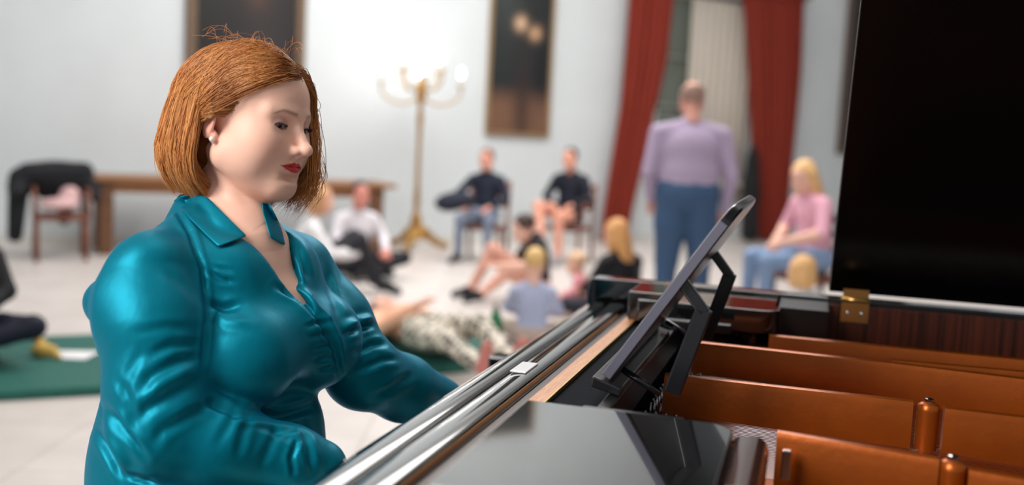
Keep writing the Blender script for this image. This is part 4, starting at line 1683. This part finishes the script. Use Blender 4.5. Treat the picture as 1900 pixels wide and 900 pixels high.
def sheet(name, rows, parent, material, th=.0022):
    """rows: list of equal-length lists of 3-D points; makes a thin doubled cloth"""
    A = np.array(rows)
    n, k, _ = A.shape
    V = A.reshape(-1, 3)
    F = np.array([(i * k + j, i * k + j + 1, (i + 1) * k + j + 1, (i + 1) * k + j) for i in range(n - 1) for j in range(k - 1)])
    o = wchild(mesh_obj(name, V, F, material), parent)
    md = o.modifiers.new('thickness', 'SOLIDIFY')
    md.thickness = th
    md.offset = 0
    sb = o.modifiers.new('smooth', 'SUBSURF')
    sb.levels = sb.render_levels = 1
    return o


def poly_at(L, t):
    x = t * (len(L) - 1)
    i = min(int(x), len(L) - 2)
    return np.array(L[i]) * (1 - (x - i)) + np.array(L[i + 1]) * (x - i)


# near leaf: along the neck line and along its outer edge (laid over the shoulder)
inner = [(334, 364), (362, 360), (386, 366), (412, 392), (436, 416), (459, 438)]
outer = [(322, 372), (334, 388), (350, 404), (370, 424), (388, 442), (405, 458)]
rows = []
for i in range(8):
    v = i / 7
    row = []
    for j in range(19):
        u = j / 18
        p = poly_at(inner, u) * (1 - v) + poly_at(outer, u) * v
        row.append(lay(p[0], p[1], .004 + .012 * (1 - v) ** 1.5 * (1 - .5 * u) + .004 * math.sin(v * 3.1)))
    rows.append(row)
sheet('collar', rows, pianist, M_TEAL)
# far leaf
inner = [(486, 376), (488, 396), (494, 416), (502, 442)]
outer = [(500, 378), (514, 404), (524, 430), (530, 456)]
rows = []
for i in range(6):
    v = i / 5
    rows.append([lay(*(poly_at(inner, j / 12) * (1 - v) + poly_at(outer, j / 12) * v), .004 + .006 * (1 - v)) for j in range(13)])
sheet('collar', rows, pianist, M_TEAL)
# stand of the collar round the nape
rows = []
for zz, grow in ((.055, .004), (.085, .0), (.094, .003), (.070, .014), (.045, .026)):
    rows.append([BD(-.034 + (.058 + grow) * math.cos(a), (.060 + grow) * math.sin(a), zz - .014 * (1 + math.cos(a)))
                 for a in np.linspace(math.radians(75), math.radians(285), 25)])
sheet('collar_stand', rows, pianist, M_TEAL)

# ---- forearms and hands resting on the keys (same body mesh), skirt and bench
def hand(S, wrist, fdir, ldir, scale=1.0, k=.006):
    """palm with four fingers and a thumb; fdir points along the fingers, ldir towards the thumb side"""
    f = fdir / np.linalg.norm(fdir)
    l = ldir - f * (ldir @ f)
    l /= np.linalg.norm(l)
    n = np.cross(f, l)
    if n[2] < 0:
        n = -n
    P = lambda a, b, c: wrist + (f * a + l * b + n * c) * scale
    S.add(seg_(P(0, 0, 0), P(.045, 0, .006), .023 * scale, .026 * scale), .015)
    S.add(seg_(P(.05, -.024, .004), P(.05, .024, .006), .014 * scale), .02)
    S.add(seg_(P(.075, -.028, .004), P(.078, .028, .006), .0115 * scale), .015)
    for b, L, d in ((.028, .070, .0), (.0095, .078, .002), (-.0095, .072, .001), (-.027, .056, -.002)):
        a = .078
        S.chain([P(a, b, .004), P(a + L * .42, b * 1.12, .012 + d), P(a + L * .75, b * 1.18, -.004 + d), P(a + L * .95, b * 1.2, -.022 + d)],
                [.0098 * scale, .0088 * scale, .0080 * scale, .0070 * scale], .003)
    S.chain([P(.018, .022, -.002), P(.048, .048, -.010), P(.072, .056, -.016), P(.092, .054, -.022)],
            [.0135 * scale, .0112 * scale, .0098 * scale, .008 * scale], .005)


PIANO_F = np.array([math.cos(math.radians(16.6)), -math.sin(math.radians(16.6)), 0.0])
PIANO_L = np.array([math.sin(math.radians(16.6)), math.cos(math.radians(16.6)), 0.0])
HK = .775
for el, wr, th in ((EL_N, WR_N, 1), (EL_F, WR_F, -1)):
    S = Sdf()
    w2 = wr + PIANO_F * .02 + np.array([0, 0, -.012])
    S.chain([mid(el, wr, .3), wr, w2], [.042, .030, .026], .01)
    fd = PIANO_F + np.array([0, 0, -.22])
    hand(S, w2, fd, PIANO_L * th)
    v, f = S.mesh(.0022, smooth=1)
    body_parts.append((v, f, SKIN))
bv, bf, bc = join(body_parts)
wchild(mesh_obj('body', bv, bf, M_SKIN, None, True, bc))

M_BLACKCLOTH = mat('black_trousers', srgb(26, 26, 30), .8, noise=.2)
S = Sdf()
for s in (-1, 1):
    hip = BD(-.02, s * .10, -.47)
    knee = BD(.36, s * .12, -.585)
    foot = BD(.44, s * .11, -1.02)
    S.chain([hip, knee], [.115, .075], .03)
    S.chain([knee, foot], [.072, .048], .02)
    S.chain([foot + np.array([0, 0, -.02]), foot + _fb * .14 + np.array([0, 0, -.045])], [.042, .032], .02)
S.add(ell_(BD(-.04, 0, -.46), (.15, .19, .11), MBX), .04)
v, f = S.mesh(.012, smooth=2)
wchild(mesh_obj('trousers', v, f, M_BLACKCLOTH))

# bench under the pianist
bc_ = BD(-.06, 0, 0)
bench = empty('piano_bench', (bc_[0], bc_[1], 0), math.atan2(_fb[1], _fb[0]))
tag(bench, 'black padded piano bench the woman sits on', 'bench')
MB().box((-.17, -.36, .46), (.17, .36, .52), .02).build('seat', M_BLACKCLOTH, bench)
MB().box((-.165, -.35, .39), (.165, .35, .458), .004).build('apron', M_SATIN, bench)
for a in (-1, 1):
    for b in (-1, 1):
        MB().box((a * .14 - .022, b * .32 - .022, 0), (a * .14 + .022, b * .32 + .022, .39), .004).build('leg', M_SATIN, bench)

# ------------------------------------------------------------------ furniture and small things
M_TABLE = wood_grain('table_oak', srgb(120, 78, 44), srgb(156, 106, 62), 6, (2, 14, 14), .45)
M_TABLED = wood_grain('table_leg_oak', srgb(84, 54, 34), srgb(118, 78, 48), 6, (14, 14, 2), .5)
M_CHAIRW = wood_grain('chair_wood', srgb(96, 50, 34), srgb(132, 74, 52), 8, (10, 10, 2), .45)
tl = onz(184, 474, 0)
table = empty('wooden_table', tuple(tl), WALL_RZ * .92)
tag(table, 'long oak table standing against the wall behind the pianist', 'table')
TLn = 3.05
MB().box((-.10, -.05, .73), (TLn, .75, .78), .008).build('table_top', M_TABLE, table)
MB().box((.02, .02, .62), (TLn - .12, .05, .729), .004).build('apron', M_TABLE, table)
MB().box((.02, .65, .62), (TLn - .12, .68, .729), .004).build('apron', M_TABLE, table)
for x in (.06, TLn * .5, TLn - .2):
    for y in (.06, .62):
        lg = MB().box((x - .07, y - .06, .0), (x + .07, y + .06, .729), .012).build('leg', M_TABLED, table)
for x in (.06, TLn - .2):
    MB().box((x - .03, .12, .10), (x + .03, .56, .18), .008).build('stretcher', M_TABLED, table)


def chair(label, loc, rz, wood=M_CHAIRW, seat=M_CHAIRW, arms=False, h=.88, group=None, w=.24, sh=.43):
    c = empty('chair', tuple(loc), rz)
    tag(c, label, 'chair', group)
    for sx in (-1, 1):
        for sy in (-1, 1):
            top = h
            MB().tube([(sx * .21 - (.05 if sx < 0 else 0), sy * (w - .03), 0), (sx * .20, sy * (w - .03), sh - .03), (sx * .20 - (.07 if sx < 0 else 0), sy * (w - .03), top)] if sx < 0 else
                      [(sx * .21, sy * (w - .03), 0), (sx * .20, sy * (w - .03), sh - .03)], .022, 8).build('leg', wood, c, smooth=True)
    MB().box((-.23, -w, sh - .05), (.24, w, sh), .015).build('seat', seat, c)
    for k in range(3):
        z = .58 + k * .11
        MB().box((-.26 - .02 * k, -w + .03, z), (-.235 - .02 * k, w - .03, z + .06), .006).build('back_slat', wood, c)
    if arms:
        for sy in (-1, 1):
            MB().tube([(-.23, sy * (w - .02), .66), (.15, sy * (w - .01), .66), (.17, sy * (w - .01), sh - .02)], .02, 8).build('armrest', wood, c, smooth=True)
    return c


chair('brown wooden armchair with a black jacket over its back', onz(112, 480, 0), math.radians(-62), arms=True)
cj = onz(112, 480, 0)
# black jacket thrown over that chair
S = Sdf()
jr = rot_head(math.radians(-62), 0, 0)
JP = lambda x, y, z: cj + jr @ np.array((x + .09, y, z))
S.add(seg_(JP(-.33, -.26, .80), JP(-.33, .22, .82), .095), .06)
S.add(ell_(JP(-.37, -.02, .72), (.10, .29, .19), jr), .06)
S.add(seg_(JP(-.36, -.30, .74), JP(-.34, .30, .68), .085), .06)
S.add(seg_(JP(-.30, .28, .70), JP(-.10, .31, .58), .07, .05), .05)
S.add(seg_(JP(-.34, -.34, .74), JP(-.32, -.38, .20), .10, .07), .05)
S.add(seg_(JP(-.30, -.36, .66), JP(-.12, -.36, .62), .08, .05), .05)
S.add(seg_(JP(-.40, .10, .70), JP(-.42, .05, .35), .08, .06), .05)
v, f = S.mesh(.014, smooth=2)
tag(mesh_obj('jacket', v, f, mat('black_wool', srgb(18, 20, 26), .85, noise=.3, nscale=20)), 'black jacket draped over the brown armchair', 'jacket')
S = Sdf()
S.add(ell_(JP(.02, -.02, .53), (.17, .19, .055)), .03)
S.add(ell_(JP(-.10, .08, .60), (.09, .11, .09)), .04)
v, f = S.mesh(.014, smooth=2)
tag(mesh_obj('pullover', v, f, mat('pink_knit', srgb(206, 168, 168), .85, noise=.12, nscale=30)), 'crumpled pale pink pullover on the armchair seat', 'pullover')

# green gym mats
M_MAT = mat('green_mat', srgb(30, 92, 82), .6, spec=.3, noise=.12, nscale=20)


def quad_mat(label, P, h=.05):
    P = [np.asarray(p, float)[:2] for p in P]
    n = len(P)
    c = sum(P) / n
    v = [(p[0] - c[0], p[1] - c[1], z) for z in (.001, h) for p in P]
    f = [tuple(reversed(range(n))), tuple(range(n, 2 * n))] + [(i, (i + 1) % n, n + (i + 1) % n, n + i) for i in range(n)]
    o = MB().raw(v, f).build('exercise_mat', M_MAT, None, bevel=.012)
    o.location = (c[0], c[1], 0)
    tag(o, label, 'mat', 'green exercise mats on the floor')
    return o


quad_mat('dark green exercise mat on the floor left of the pianist', [(-3.25, 4.05, 0), (-1.78, 4.74, 0), (-2.25, 5.95, 0), (-3.7, 5.2, 0)])
quad_mat('green exercise mat under the person lying behind the pianist', [(-1.15, 4.95, 0), (.15, 5.75, 0), (-.35, 7.0, 0), (-1.7, 6.3, 0)], .03)
# white paper and yellow toy on the left mat
o = mesh_obj('paper_sheet', [(-.12, -.07, 0), (.12, -.09, .004), (.13, .08, .012), (-.10, .09, .003), (0, 0, .010)], [(0, 1, 4), (1, 2, 4), (2, 3, 4), (3, 0, 4)], mat('paper', srgb(226, 226, 228), .7, noise=.02), smooth=False)
md = o.modifiers.new('t', 'SOLIDIFY')
md.thickness = .002
p = onz(130, 660, .05)
o.location = (p[0], p[1], .052)
tag(o, 'crumpled white paper lying on the left green mat', 'paper')
p = onz(82, 662, .05)
S = Sdf()
S.add(ell_((p[0], p[1], .085), (.07, .05, .035)), .02)
S.add(seg_((p[0] - .02, p[1] + .02, .10), (p[0] - .06, p[1] + .03, .16), .028, .02), .02)
S.add(seg_((p[0] + .04, p[1], .08), (p[0] + .10, p[1] - .04, .065), .022, .012), .02)
v, f = S.mesh(.006, smooth=2)
tag(mesh_obj('cloth_toy', v, f, mat('yellow_cloth', srgb(206, 168, 84), .8, noise=.15, nscale=20)), 'yellow cloth toy on the left green mat beside the paper', 'toy')
# water bottle by the table
p = onz(692, 452, 0)
b = empty('water_bottle', (p[0], p[1], 0))
tag(b, 'dark green bottle standing on the floor by the wall', 'bottle')
autosmooth(MB().lathe([(.05, 0), (.055, .01), (.055, .24), (.05, .29), (.022, .34), (.022, .38)], 16).build('body', mat('green_glass', srgb(46, 72, 62), .15, noise=.1), b))
MB().lathe([(.026, .38), (.026, .42), (.02, .425)], 12).build('cap', mat('dark_cap', srgb(28, 30, 30), .4, noise=.1), b)

# black coat hanging between the man and the right-hand curtain
ca, cz = onwall(1386, 275, .16)
S = Sdf()
CP = lambda a, o, z: W0 + WE * a + WN * o + np.array((0, 0, z))
S.chain([CP(ca, .30, cz), CP(ca - .01, .31, cz - .5), CP(ca + .03, .31, cz - 1.25)], [.05, .11, .13], .05)
S.chain([CP(ca - .05, .30, cz - .12), CP(ca - .10, .33, cz - .75)], [.05, .05], .04)
S.chain([CP(ca + .05, .30, cz - .12), CP(ca + .12, .33, cz - .75)], [.05, .05], .04)
v, f = S.mesh(.016, smooth=2)
tag(mesh_obj('hanging_coat', v, f, mat('black_coat', srgb(16, 16, 19), .85, noise=.3, nscale=20)), 'black coat hanging at the edge of the right red curtain', 'coat')

# green drinking bottle on the floor beside the blond child
p = onz(918, 632, 0)
b = empty('drinking_bottle', (p[0], p[1], 0))
tag(b, 'small green drinking bottle on the floor beside the blond child', 'bottle')
autosmooth(MB().lathe([(.04, 0), (.045, .01), (.045, .14), (.038, .17), (.02, .19)], 14).build('body', mat('green_plastic', srgb(40, 130, 84), .35, noise=.1), b))
MB().lathe([(.024, .19), (.024, .215), (.012, .22), (.010, .235)], 12).build('cap', mat('green_cap', srgb(28, 84, 60), .4, noise=.1), b)

# ------------------------------------------------------------------ people in the hall
M_PERSON = attr_mat('person_skin_and_cloth', rough=.65, spec=.25, bump=.15, bscale=30)
M_HAIR2 = attr_mat('hair_of_guests', rough=.5, spec=.4, bump=.4, bscale=150)
S = Sdf()
head_sdf(S)
S.chain([(-.015, 0, -.05), (-.03, 0, -.15)], [.048, .050], .02)
TH_V, TH_F = S.mesh(.004, lo=(-.13, -.10, -.17), hi=(.14, .10, .15), smooth=1)


def hair_mesh(style, h=.007):
    S = Sdf()
    S.add(ell_((-.012, 0, .047), (.098, .082, .090)), .01)
    if style == 'fringe':
        S.sub(ell_((.02, 0, .13), (.13, .12, .085)), .01)
    if style in ('long', 'bob'):
        S.add(ell_((-.050, 0, -.03), (.060, .082, .09)), .03)
        for s in (-1, 1):
            S.add(seg_((.0, s * .078, .04), (.005, s * .080, -.09), .030, .022), .03)
    if style == 'long':
        S.add(ell_((-.065, 0, -.15), (.045, .085, .12)), .04)
        for s in (-1, 1):
            S.add(seg_((-.005, s * .078, -.05), (.02, s * .085, -.22), .028, .018), .03)
    S.sub(ell_((.085, 0, -.008), (.072, .068, .080)), .012)
    S.sub(ell_((.05, 0, -.11), (.075, .062, .075)), .012)
    if style in ('short', 'fringe'):
        S.sub(ell_((.0, 0, -.10), (.14, .14, .085)), .01)
    return S.mesh(h, smooth=2)


HAIRS = {k: hair_mesh(k) for k in ('short', 'long', 'bob', 'fringe')}


def figure(label, loc, yaw, J, top, bottom, hair, scale=1.0, skin=(232, 184, 164), shoe=(30, 30, 32), head=(0, 0, 0), bare_legs=False, bare_arms=False,
           wide=1.0, group=None, pattern=None, bulk=1.0, vox=.013):
    """J: joints in the person's own frame (x forward, y left, z up) before scaling"""
    root = empty('person', (loc[0], loc[1], loc[2] if len(loc) > 2 else 0.0))
    tag(root, label, 'person', group)
    R_ = rot_head(yaw, 0, 0)
    sk = np.array(srgb(*skin)[:3])
    T = lambda p: R_ @ (np.asarray(p, float) * scale)
    D = {k: T(v) for k, v in J.items()}
    k_ = scale
    S = Sdf()
    pel, ch, nk = D['pel'], D['chest'], D['neck']
    lat = R_ @ np.array(J.get('lat', (0, 1, 0)), float)
    lat = lat / np.linalg.norm(lat)
    up = (nk - ch) / np.linalg.norm(nk - ch)
    fw = np.cross(lat, up)
    fw /= np.linalg.norm(fw)
    Mx = np.stack([fw, lat, np.cross(fw, lat)], 1)
    S.add(ell_(ch, np.array((.115 * bulk, .165 * wide, .17)) * k_, Mx), .03, 1)
    S.add(ell_(mid(pel, ch, .45), np.array((.115 * bulk, .145 * wide * (.5 + .5 * bulk), .16)) * k_, Mx), .05, 1)
    S.add(ell_(pel, np.array((.12 * bulk, .165 * wide, .12)) * k_, Mx), .05, 2)
    S.add(seg_(ch + up * .11 * k_ - lat * .13 * wide * k_, ch + up * .11 * k_ + lat * .13 * wide * k_, .058 * k_), .04, 1)
    S.add(seg_(mid(ch, nk, .55), nk, .065 * k_, .05 * k_), .03, 1)
    for s in (-1, 1):
        S.add(seg_(nk - up * .03 * k_, ch + up * .10 * k_ + lat * s * .15 * wide * k_, .045 * k_, .056 * k_), .03, 1)
    S.add(seg_(nk - up * .01 * k_, nk + up * .03 * k_, .050 * k_), .01, 0)
    for s, c in ((1, 'L'), (-1, 'R')):
        sh = ch + up * .10 * k_ + lat * s * .175 * wide * k_
        S.chain([sh, D['el' + c]], [.060 * k_, .050 * k_], .03, 1)
        S.chain([D['el' + c], D['wr' + c]], [.047 * k_, .036 * k_], .02, 0 if bare_arms else 1)
        hp = pel + lat * s * .09 * k_
        lg = 0 if bare_legs else 2
        kn, an = D['kn' + c], D['an' + c]
        S.chain([hp, mid(hp, kn, .45)], [.095 * k_ * bulk, .085 * k_ * bulk], .03, 2)
        S.chain([mid(hp, kn, .45), kn], [.085 * k_ * bulk, .062 * k_ * bulk], .03, 2 if not bare_legs else 0)
        S.chain([kn, an], [.060 * k_ * bulk, .042 * k_ * bulk], .02, lg)
        S.chain([an, D['to' + c]], [.044 * k_, .034 * k_], .02, 3)
    v, f = S.mesh(vox, smooth=2)
    lb = S.label(v)
    pal = np.array([sk, np.array(srgb(*top)[:3]), np.array(srgb(*bottom)[:3]), np.array(srgb(*shoe)[:3])])
    col = pal[lb]
    if pattern is not None:
        n1 = np.sin(v[:, 0] * 61 + 3 * np.sin(v[:, 1] * 37)) * np.sin(v[:, 1] * 53 + 2 * np.sin(v[:, 2] * 41)) * np.sin(v[:, 2] * 47 + v[:, 0] * 21)
        m = (lb == 2) & (n1 > .08)
        col[m] = np.array(srgb(*pattern)[:3])
    parts = [(v, f, col)]
    for s, c in ((1, 'L'), (-1, 'R')):
        H = Sdf()
        d = D['wr' + c] - D['el' + c]
        d = d / np.linalg.norm(d)
        hd = D.get('hd' + c)
        d2 = d if hd is None else (hd - D['wr' + c]) / np.linalg.norm(hd - D['wr' + c])
        t = np.cross(d2, np.array([0, 0, 1.0])) * s
        if np.linalg.norm(t) < .2:
            t = R_ @ np.array((1.0, 0, 0))
        H.add(seg_(D['wr' + c] - d * .03 * k_, D['wr' + c], .030 * k_, .026 * k_), .01)
        hand(H, D['wr' + c], d2, t, scale=k_ * .98)
        hv_, hf_ = H.mesh(.0048, smooth=1)
        parts.append((hv_, hf_, sk))
    hr = rot_head(yaw + math.radians(head[0]), math.radians(head[1]), math.radians(head[2]))
    hs = .5 + .5 * scale if scale < 1 else scale
    hpos = D['head']
    parts.append((TH_V * hs @ hr.T + hpos, TH_F, head_colors(TH_V, skin=sk, lips=srgb(190, 104, 96)[:3], liner=True, blush=.6)))
    bv_, bf_, bc_2 = join(parts)
    mesh_obj('body', bv_, bf_, M_PERSON, root, True, bc_2)
    if hair:
        hv_, hf_ = HAIRS[hair[0]]
        g = .85 + .3 * np.random.default_rng(3).random(len(hv_))
        cc = np.array(srgb(*hair[1])[:3])[None, :] * g[:, None]
        mesh_obj('hair', hv_ * hs @ hr.T + hpos, hf_, M_HAIR2, root, True, cc)
    return root


def pose(kind, **kw):
    if kind == 'stand':
        J = dict(pel=(0, 0, .95), chest=(0, 0, 1.27), neck=(.01, 0, 1.49), head=(.03, 0, 1.63), elL=(.0, .27, 1.13), elR=(.0, -.27, 1.13), wrL=(.10, .26, .90), wrR=(.10, -.26, .90),
                 knL=(.02, .11, .50), knR=(.02, -.11, .50), anL=(0, .12, .09), anR=(0, -.12, .09), toL=(.15, .14, .04), toR=(.15, -.14, .04))
    elif kind == 'chair':
        J = dict(pel=(0, 0, .55), chest=(-.03, 0, .86), neck=(.0, 0, 1.08), head=(.04, 0, 1.20), elL=(.06, .26, .76), elR=(.06, -.26, .76), wrL=(.26, .12, .66), wrR=(.26, -.12, .66),
                 knL=(.44, .13, .52), knR=(.44, -.13, .52), anL=(.46, .14, .09), anR=(.46, -.14, .09), toL=(.60, .15, .04), toR=(.60, -.15, .04))
    elif kind == 'floor':                      # cross-legged on the floor
        J = dict(pel=(0, 0, .13), chest=(.02, 0, .43), neck=(.05, 0, .64), head=(.09, 0, .76), elL=(.10, .25, .36), elR=(.10, -.25, .36), wrL=(.30, .16, .27), wrR=(.30, -.16, .27),
                 knL=(.32, .32, .15), knR=(.32, -.32, .15), anL=(.38, -.06, .08), anR=(.30, .08, .08), toL=(.40, -.20, .06), toR=(.32, .22, .06))
    elif kind == 'knees':                      # sitting on the floor, knees drawn up
        J = dict(pel=(0, 0, .13), chest=(.0, 0, .43), neck=(.05, 0, .64), head=(.09, 0, .76), elL=(.14, .26, .36), elR=(.14, -.26, .36), wrL=(.36, .14, .34), wrR=(.36, -.14, .34),
                 knL=(.40, .13, .46), knR=(.40, -.13, .46), anL=(.58, .13, .09), anR=(.58, -.13, .09), toL=(.73, .14, .04), toR=(.73, -.14, .04))
    elif kind == 'lie':                        # on the back, head towards -x
        J = dict(pel=(0, 0, .13), chest=(-.32, 0, .13), neck=(-.54, 0, .13), head=(-.66, 0, .13), elL=(-.15, .30, .09), elR=(-.20, -.28, .10), wrL=(.05, .22, .12), wrR=(-.05, -.10, .26),
                 knL=(.42, .10, .24), knR=(.42, -.10, .16), anL=(.80, .10, .09), anR=(.82, -.10, .09), toL=(.84, .12, .22), toR=(.87, -.12, .22))
    J.update(kw)
    return J


R = math.radians
p = at(1290, 150, 6.95)
figure('man in a lilac shirt and blue jeans standing with his back turned', (p[0], p[1]), R(92), pose('stand', chest=(.02, 0, 1.24), neck=(.02, 0, 1.45), head=(.06, 0, 1.565), elL=(-.01, .27, 1.08), elR=(-.01, -.28, 1.08), wrL=(.13, .22, .90), wrR=(.06, -.27, .84)),
       (168, 152, 178), (58, 84, 116), ('fringe', (150, 120, 108)), scale=1.06, skin=(206, 150, 134), wide=1.25, head=(0, 12, 0), bulk=1.3)

# two seated at the wall
s1 = onz(896, 484, 0)
yw = R(-100)
chair('brown wooden chair under the man in navy with grey jeans', (s1[0], s1[1], 0), yw, sh=.395)
figure('seated man in a navy jacket and grey jeans near the candelabrum', (s1[0], s1[1]), yw, pose('chair', elR=(.12, -.32, .78), wrR=(.30, -.22, .68), anR=(.40, -.22, .09), toR=(.53, -.27, .04), knR=(.44, -.20, .52)),
       (30, 36, 52), (116, 126, 146), ('short', (120, 76, 56)), skin=(226, 164, 146), head=(-8, 8, 0), scale=.92)
S = Sdf()
jp = np.array((s1[0], s1[1], 0)) + rot_head(yw, 0, 0) @ np.array((.28, -.26, .66))
S.add(ell_(jp, (.20, .17, .10), rot_head(.25, -.1, 0)), .04)
S.add(ell_(jp + np.array((-.10, -.02, -.04)), (.13, .12, .08)), .05)
v, f = S.mesh(.012, smooth=2)
tag(mesh_obj('folded_coat', v, f, mat('navy_wool', srgb(28, 33, 48), .85, noise=.2, nscale=20)), 'navy coat bundled on the lap of the seated man', 'coat')

s2 = onz(1050, 486, 0)
yw = R(-114)
chair('reddish wooden chair under the dark-haired youth in shorts', (s2[0], s2[1], 0), yw, arms=True, sh=.41)
figure('seated dark-haired youth in a black top with bare crossed legs', (s2[0], s2[1]), yw, pose('chair', knL=(.46, .06, .56), knR=(.46, -.20, .66), anL=(.46, .08, .09), toL=(.60, .10, .04), anR=(.62, -.06, .30), toR=(.76, -.06, .24), wrL=(.22, .14, .68), wrR=(.20, -.14, .68)),
       (24, 28, 40), (36, 40, 54), ('short', (26, 22, 24)), skin=(224, 160, 138), bare_legs=True, shoe=(150, 146, 150), scale=.96)

# on the floor, centre
pb = onz(985, 648, 0)
figure('blond child in a pale blue shirt sitting with its back turned', (pb[0], pb[1] + .10), R(88), pose('floor', head=(.08, 0, .80), neck=(.04, 0, .66)), (170, 178, 206), (188, 170, 160), ('short', (220, 182, 120)), scale=.66, head=(0, 6, 0))
pd = onz(985, 565, 0)
figure('person in black sitting on the floor behind the blond child', (pd[0] + .05, pd[1] + .10), R(-168), pose('knees', chest=(.02, 0, .42), head=(.14, 0, .66), knL=(.30, .13, .30), anL=(.55, .18, .09), toL=(.68, .18, .05)), (22, 22, 28), (218, 164, 146), ('short', (62, 44, 38)), scale=.92, head=(0, 25, 0), shoe=(22, 22, 26), bare_arms=True)
pf = onz(1076, 585, 0)
figure('small fair child in a pink top sitting beside the piano end', (pf[0], pf[1]), R(170), pose('floor'), (224, 150, 160), (206, 170, 168), ('short', (224, 184, 150)), scale=.52, head=(0, 10, 0))
pg = onz(1150, 604, 0)
figure('woman with long ginger hair and a black top on the floor', (pg[0], pg[1]), R(128), pose('floor', head=(.10, 0, .75)), (22, 22, 26), (44, 46, 56), ('long', (206, 150, 92)), scale=.88, head=(10, 14, 0))

# right: woman on a chair
ph = at(1506, 340, 7.4)
yw = R(196)
chair('dark wooden chair under the blonde woman in pink', (ph[0] + .06, ph[1], 0), yw, wood=mat('dark_chair', srgb(40, 30, 30), .5, noise=.2))
figure('blonde seated woman in pink and lilac top with light blue jeans', (ph[0] + .06, ph[1]), yw, pose('chair', chest=(.03, 0, .86), neck=(.09, 0, 1.05), head=(.13, 0, 1.15), elL=(.12, .27, .76), elR=(.10, -.26, .76), knR=(.46, -.10, .55), knL=(.48, .14, .54), wrL=(.30, .10, .68)),
       (222, 164, 182), (128, 152, 186), ('long', (222, 178, 122)), head=(18, 24, 0), bare_arms=True)
pi_ = at(1502, 520, 6.2)
figure('small blond child sitting below the blonde woman in pink', (pi_[0], pi_[1]), R(120), pose('floor'), (196, 190, 186), (90, 96, 120), ('bob', (214, 168, 112)), scale=.76)

# left of centre
pj = onz(655, 512, 0)
figure('dark-haired person in a white top sitting on the floor', (pj[0], pj[1]), R(-52), pose('floor', knL=(.34, .34, .20)), (220, 216, 222), (24, 25, 32), ('short', (52, 36, 34)), skin=(222, 150, 136), head=(-20, 8, 0))
pk = onz(568, 545, 0)
figure('fair-haired person in white sitting behind the pianist', (pk[0], pk[1]), R(20), pose('knees'), (222, 220, 222), (40, 40, 46), ('bob', (196, 146, 104)), head=(0, 5, 0), skin=(232, 180, 158))
pl_ = onz(796, 664, 0)
figure('person in a peach top and patterned trousers lying on a mat', (pl_[0], pl_[1], .03), R(-58), pose('lie'), (232, 176, 146), (226, 216, 200), ('bob', (96, 62, 50)), head=(0, -80, 0), pattern=(70, 66, 62), shoe=(190, 120, 112))

# far left: someone on the mat, mostly outside the picture
pm = onz(-80, 678, 0)
figure('person in black and navy sitting on the left green mat', (pm[0], pm[1], .05), R(-72), pose('floor', knL=(.26, .40, .20)), (20, 20, 24), (24, 28, 44), ('short', (60, 44, 38)), shoe=(16, 16, 18))
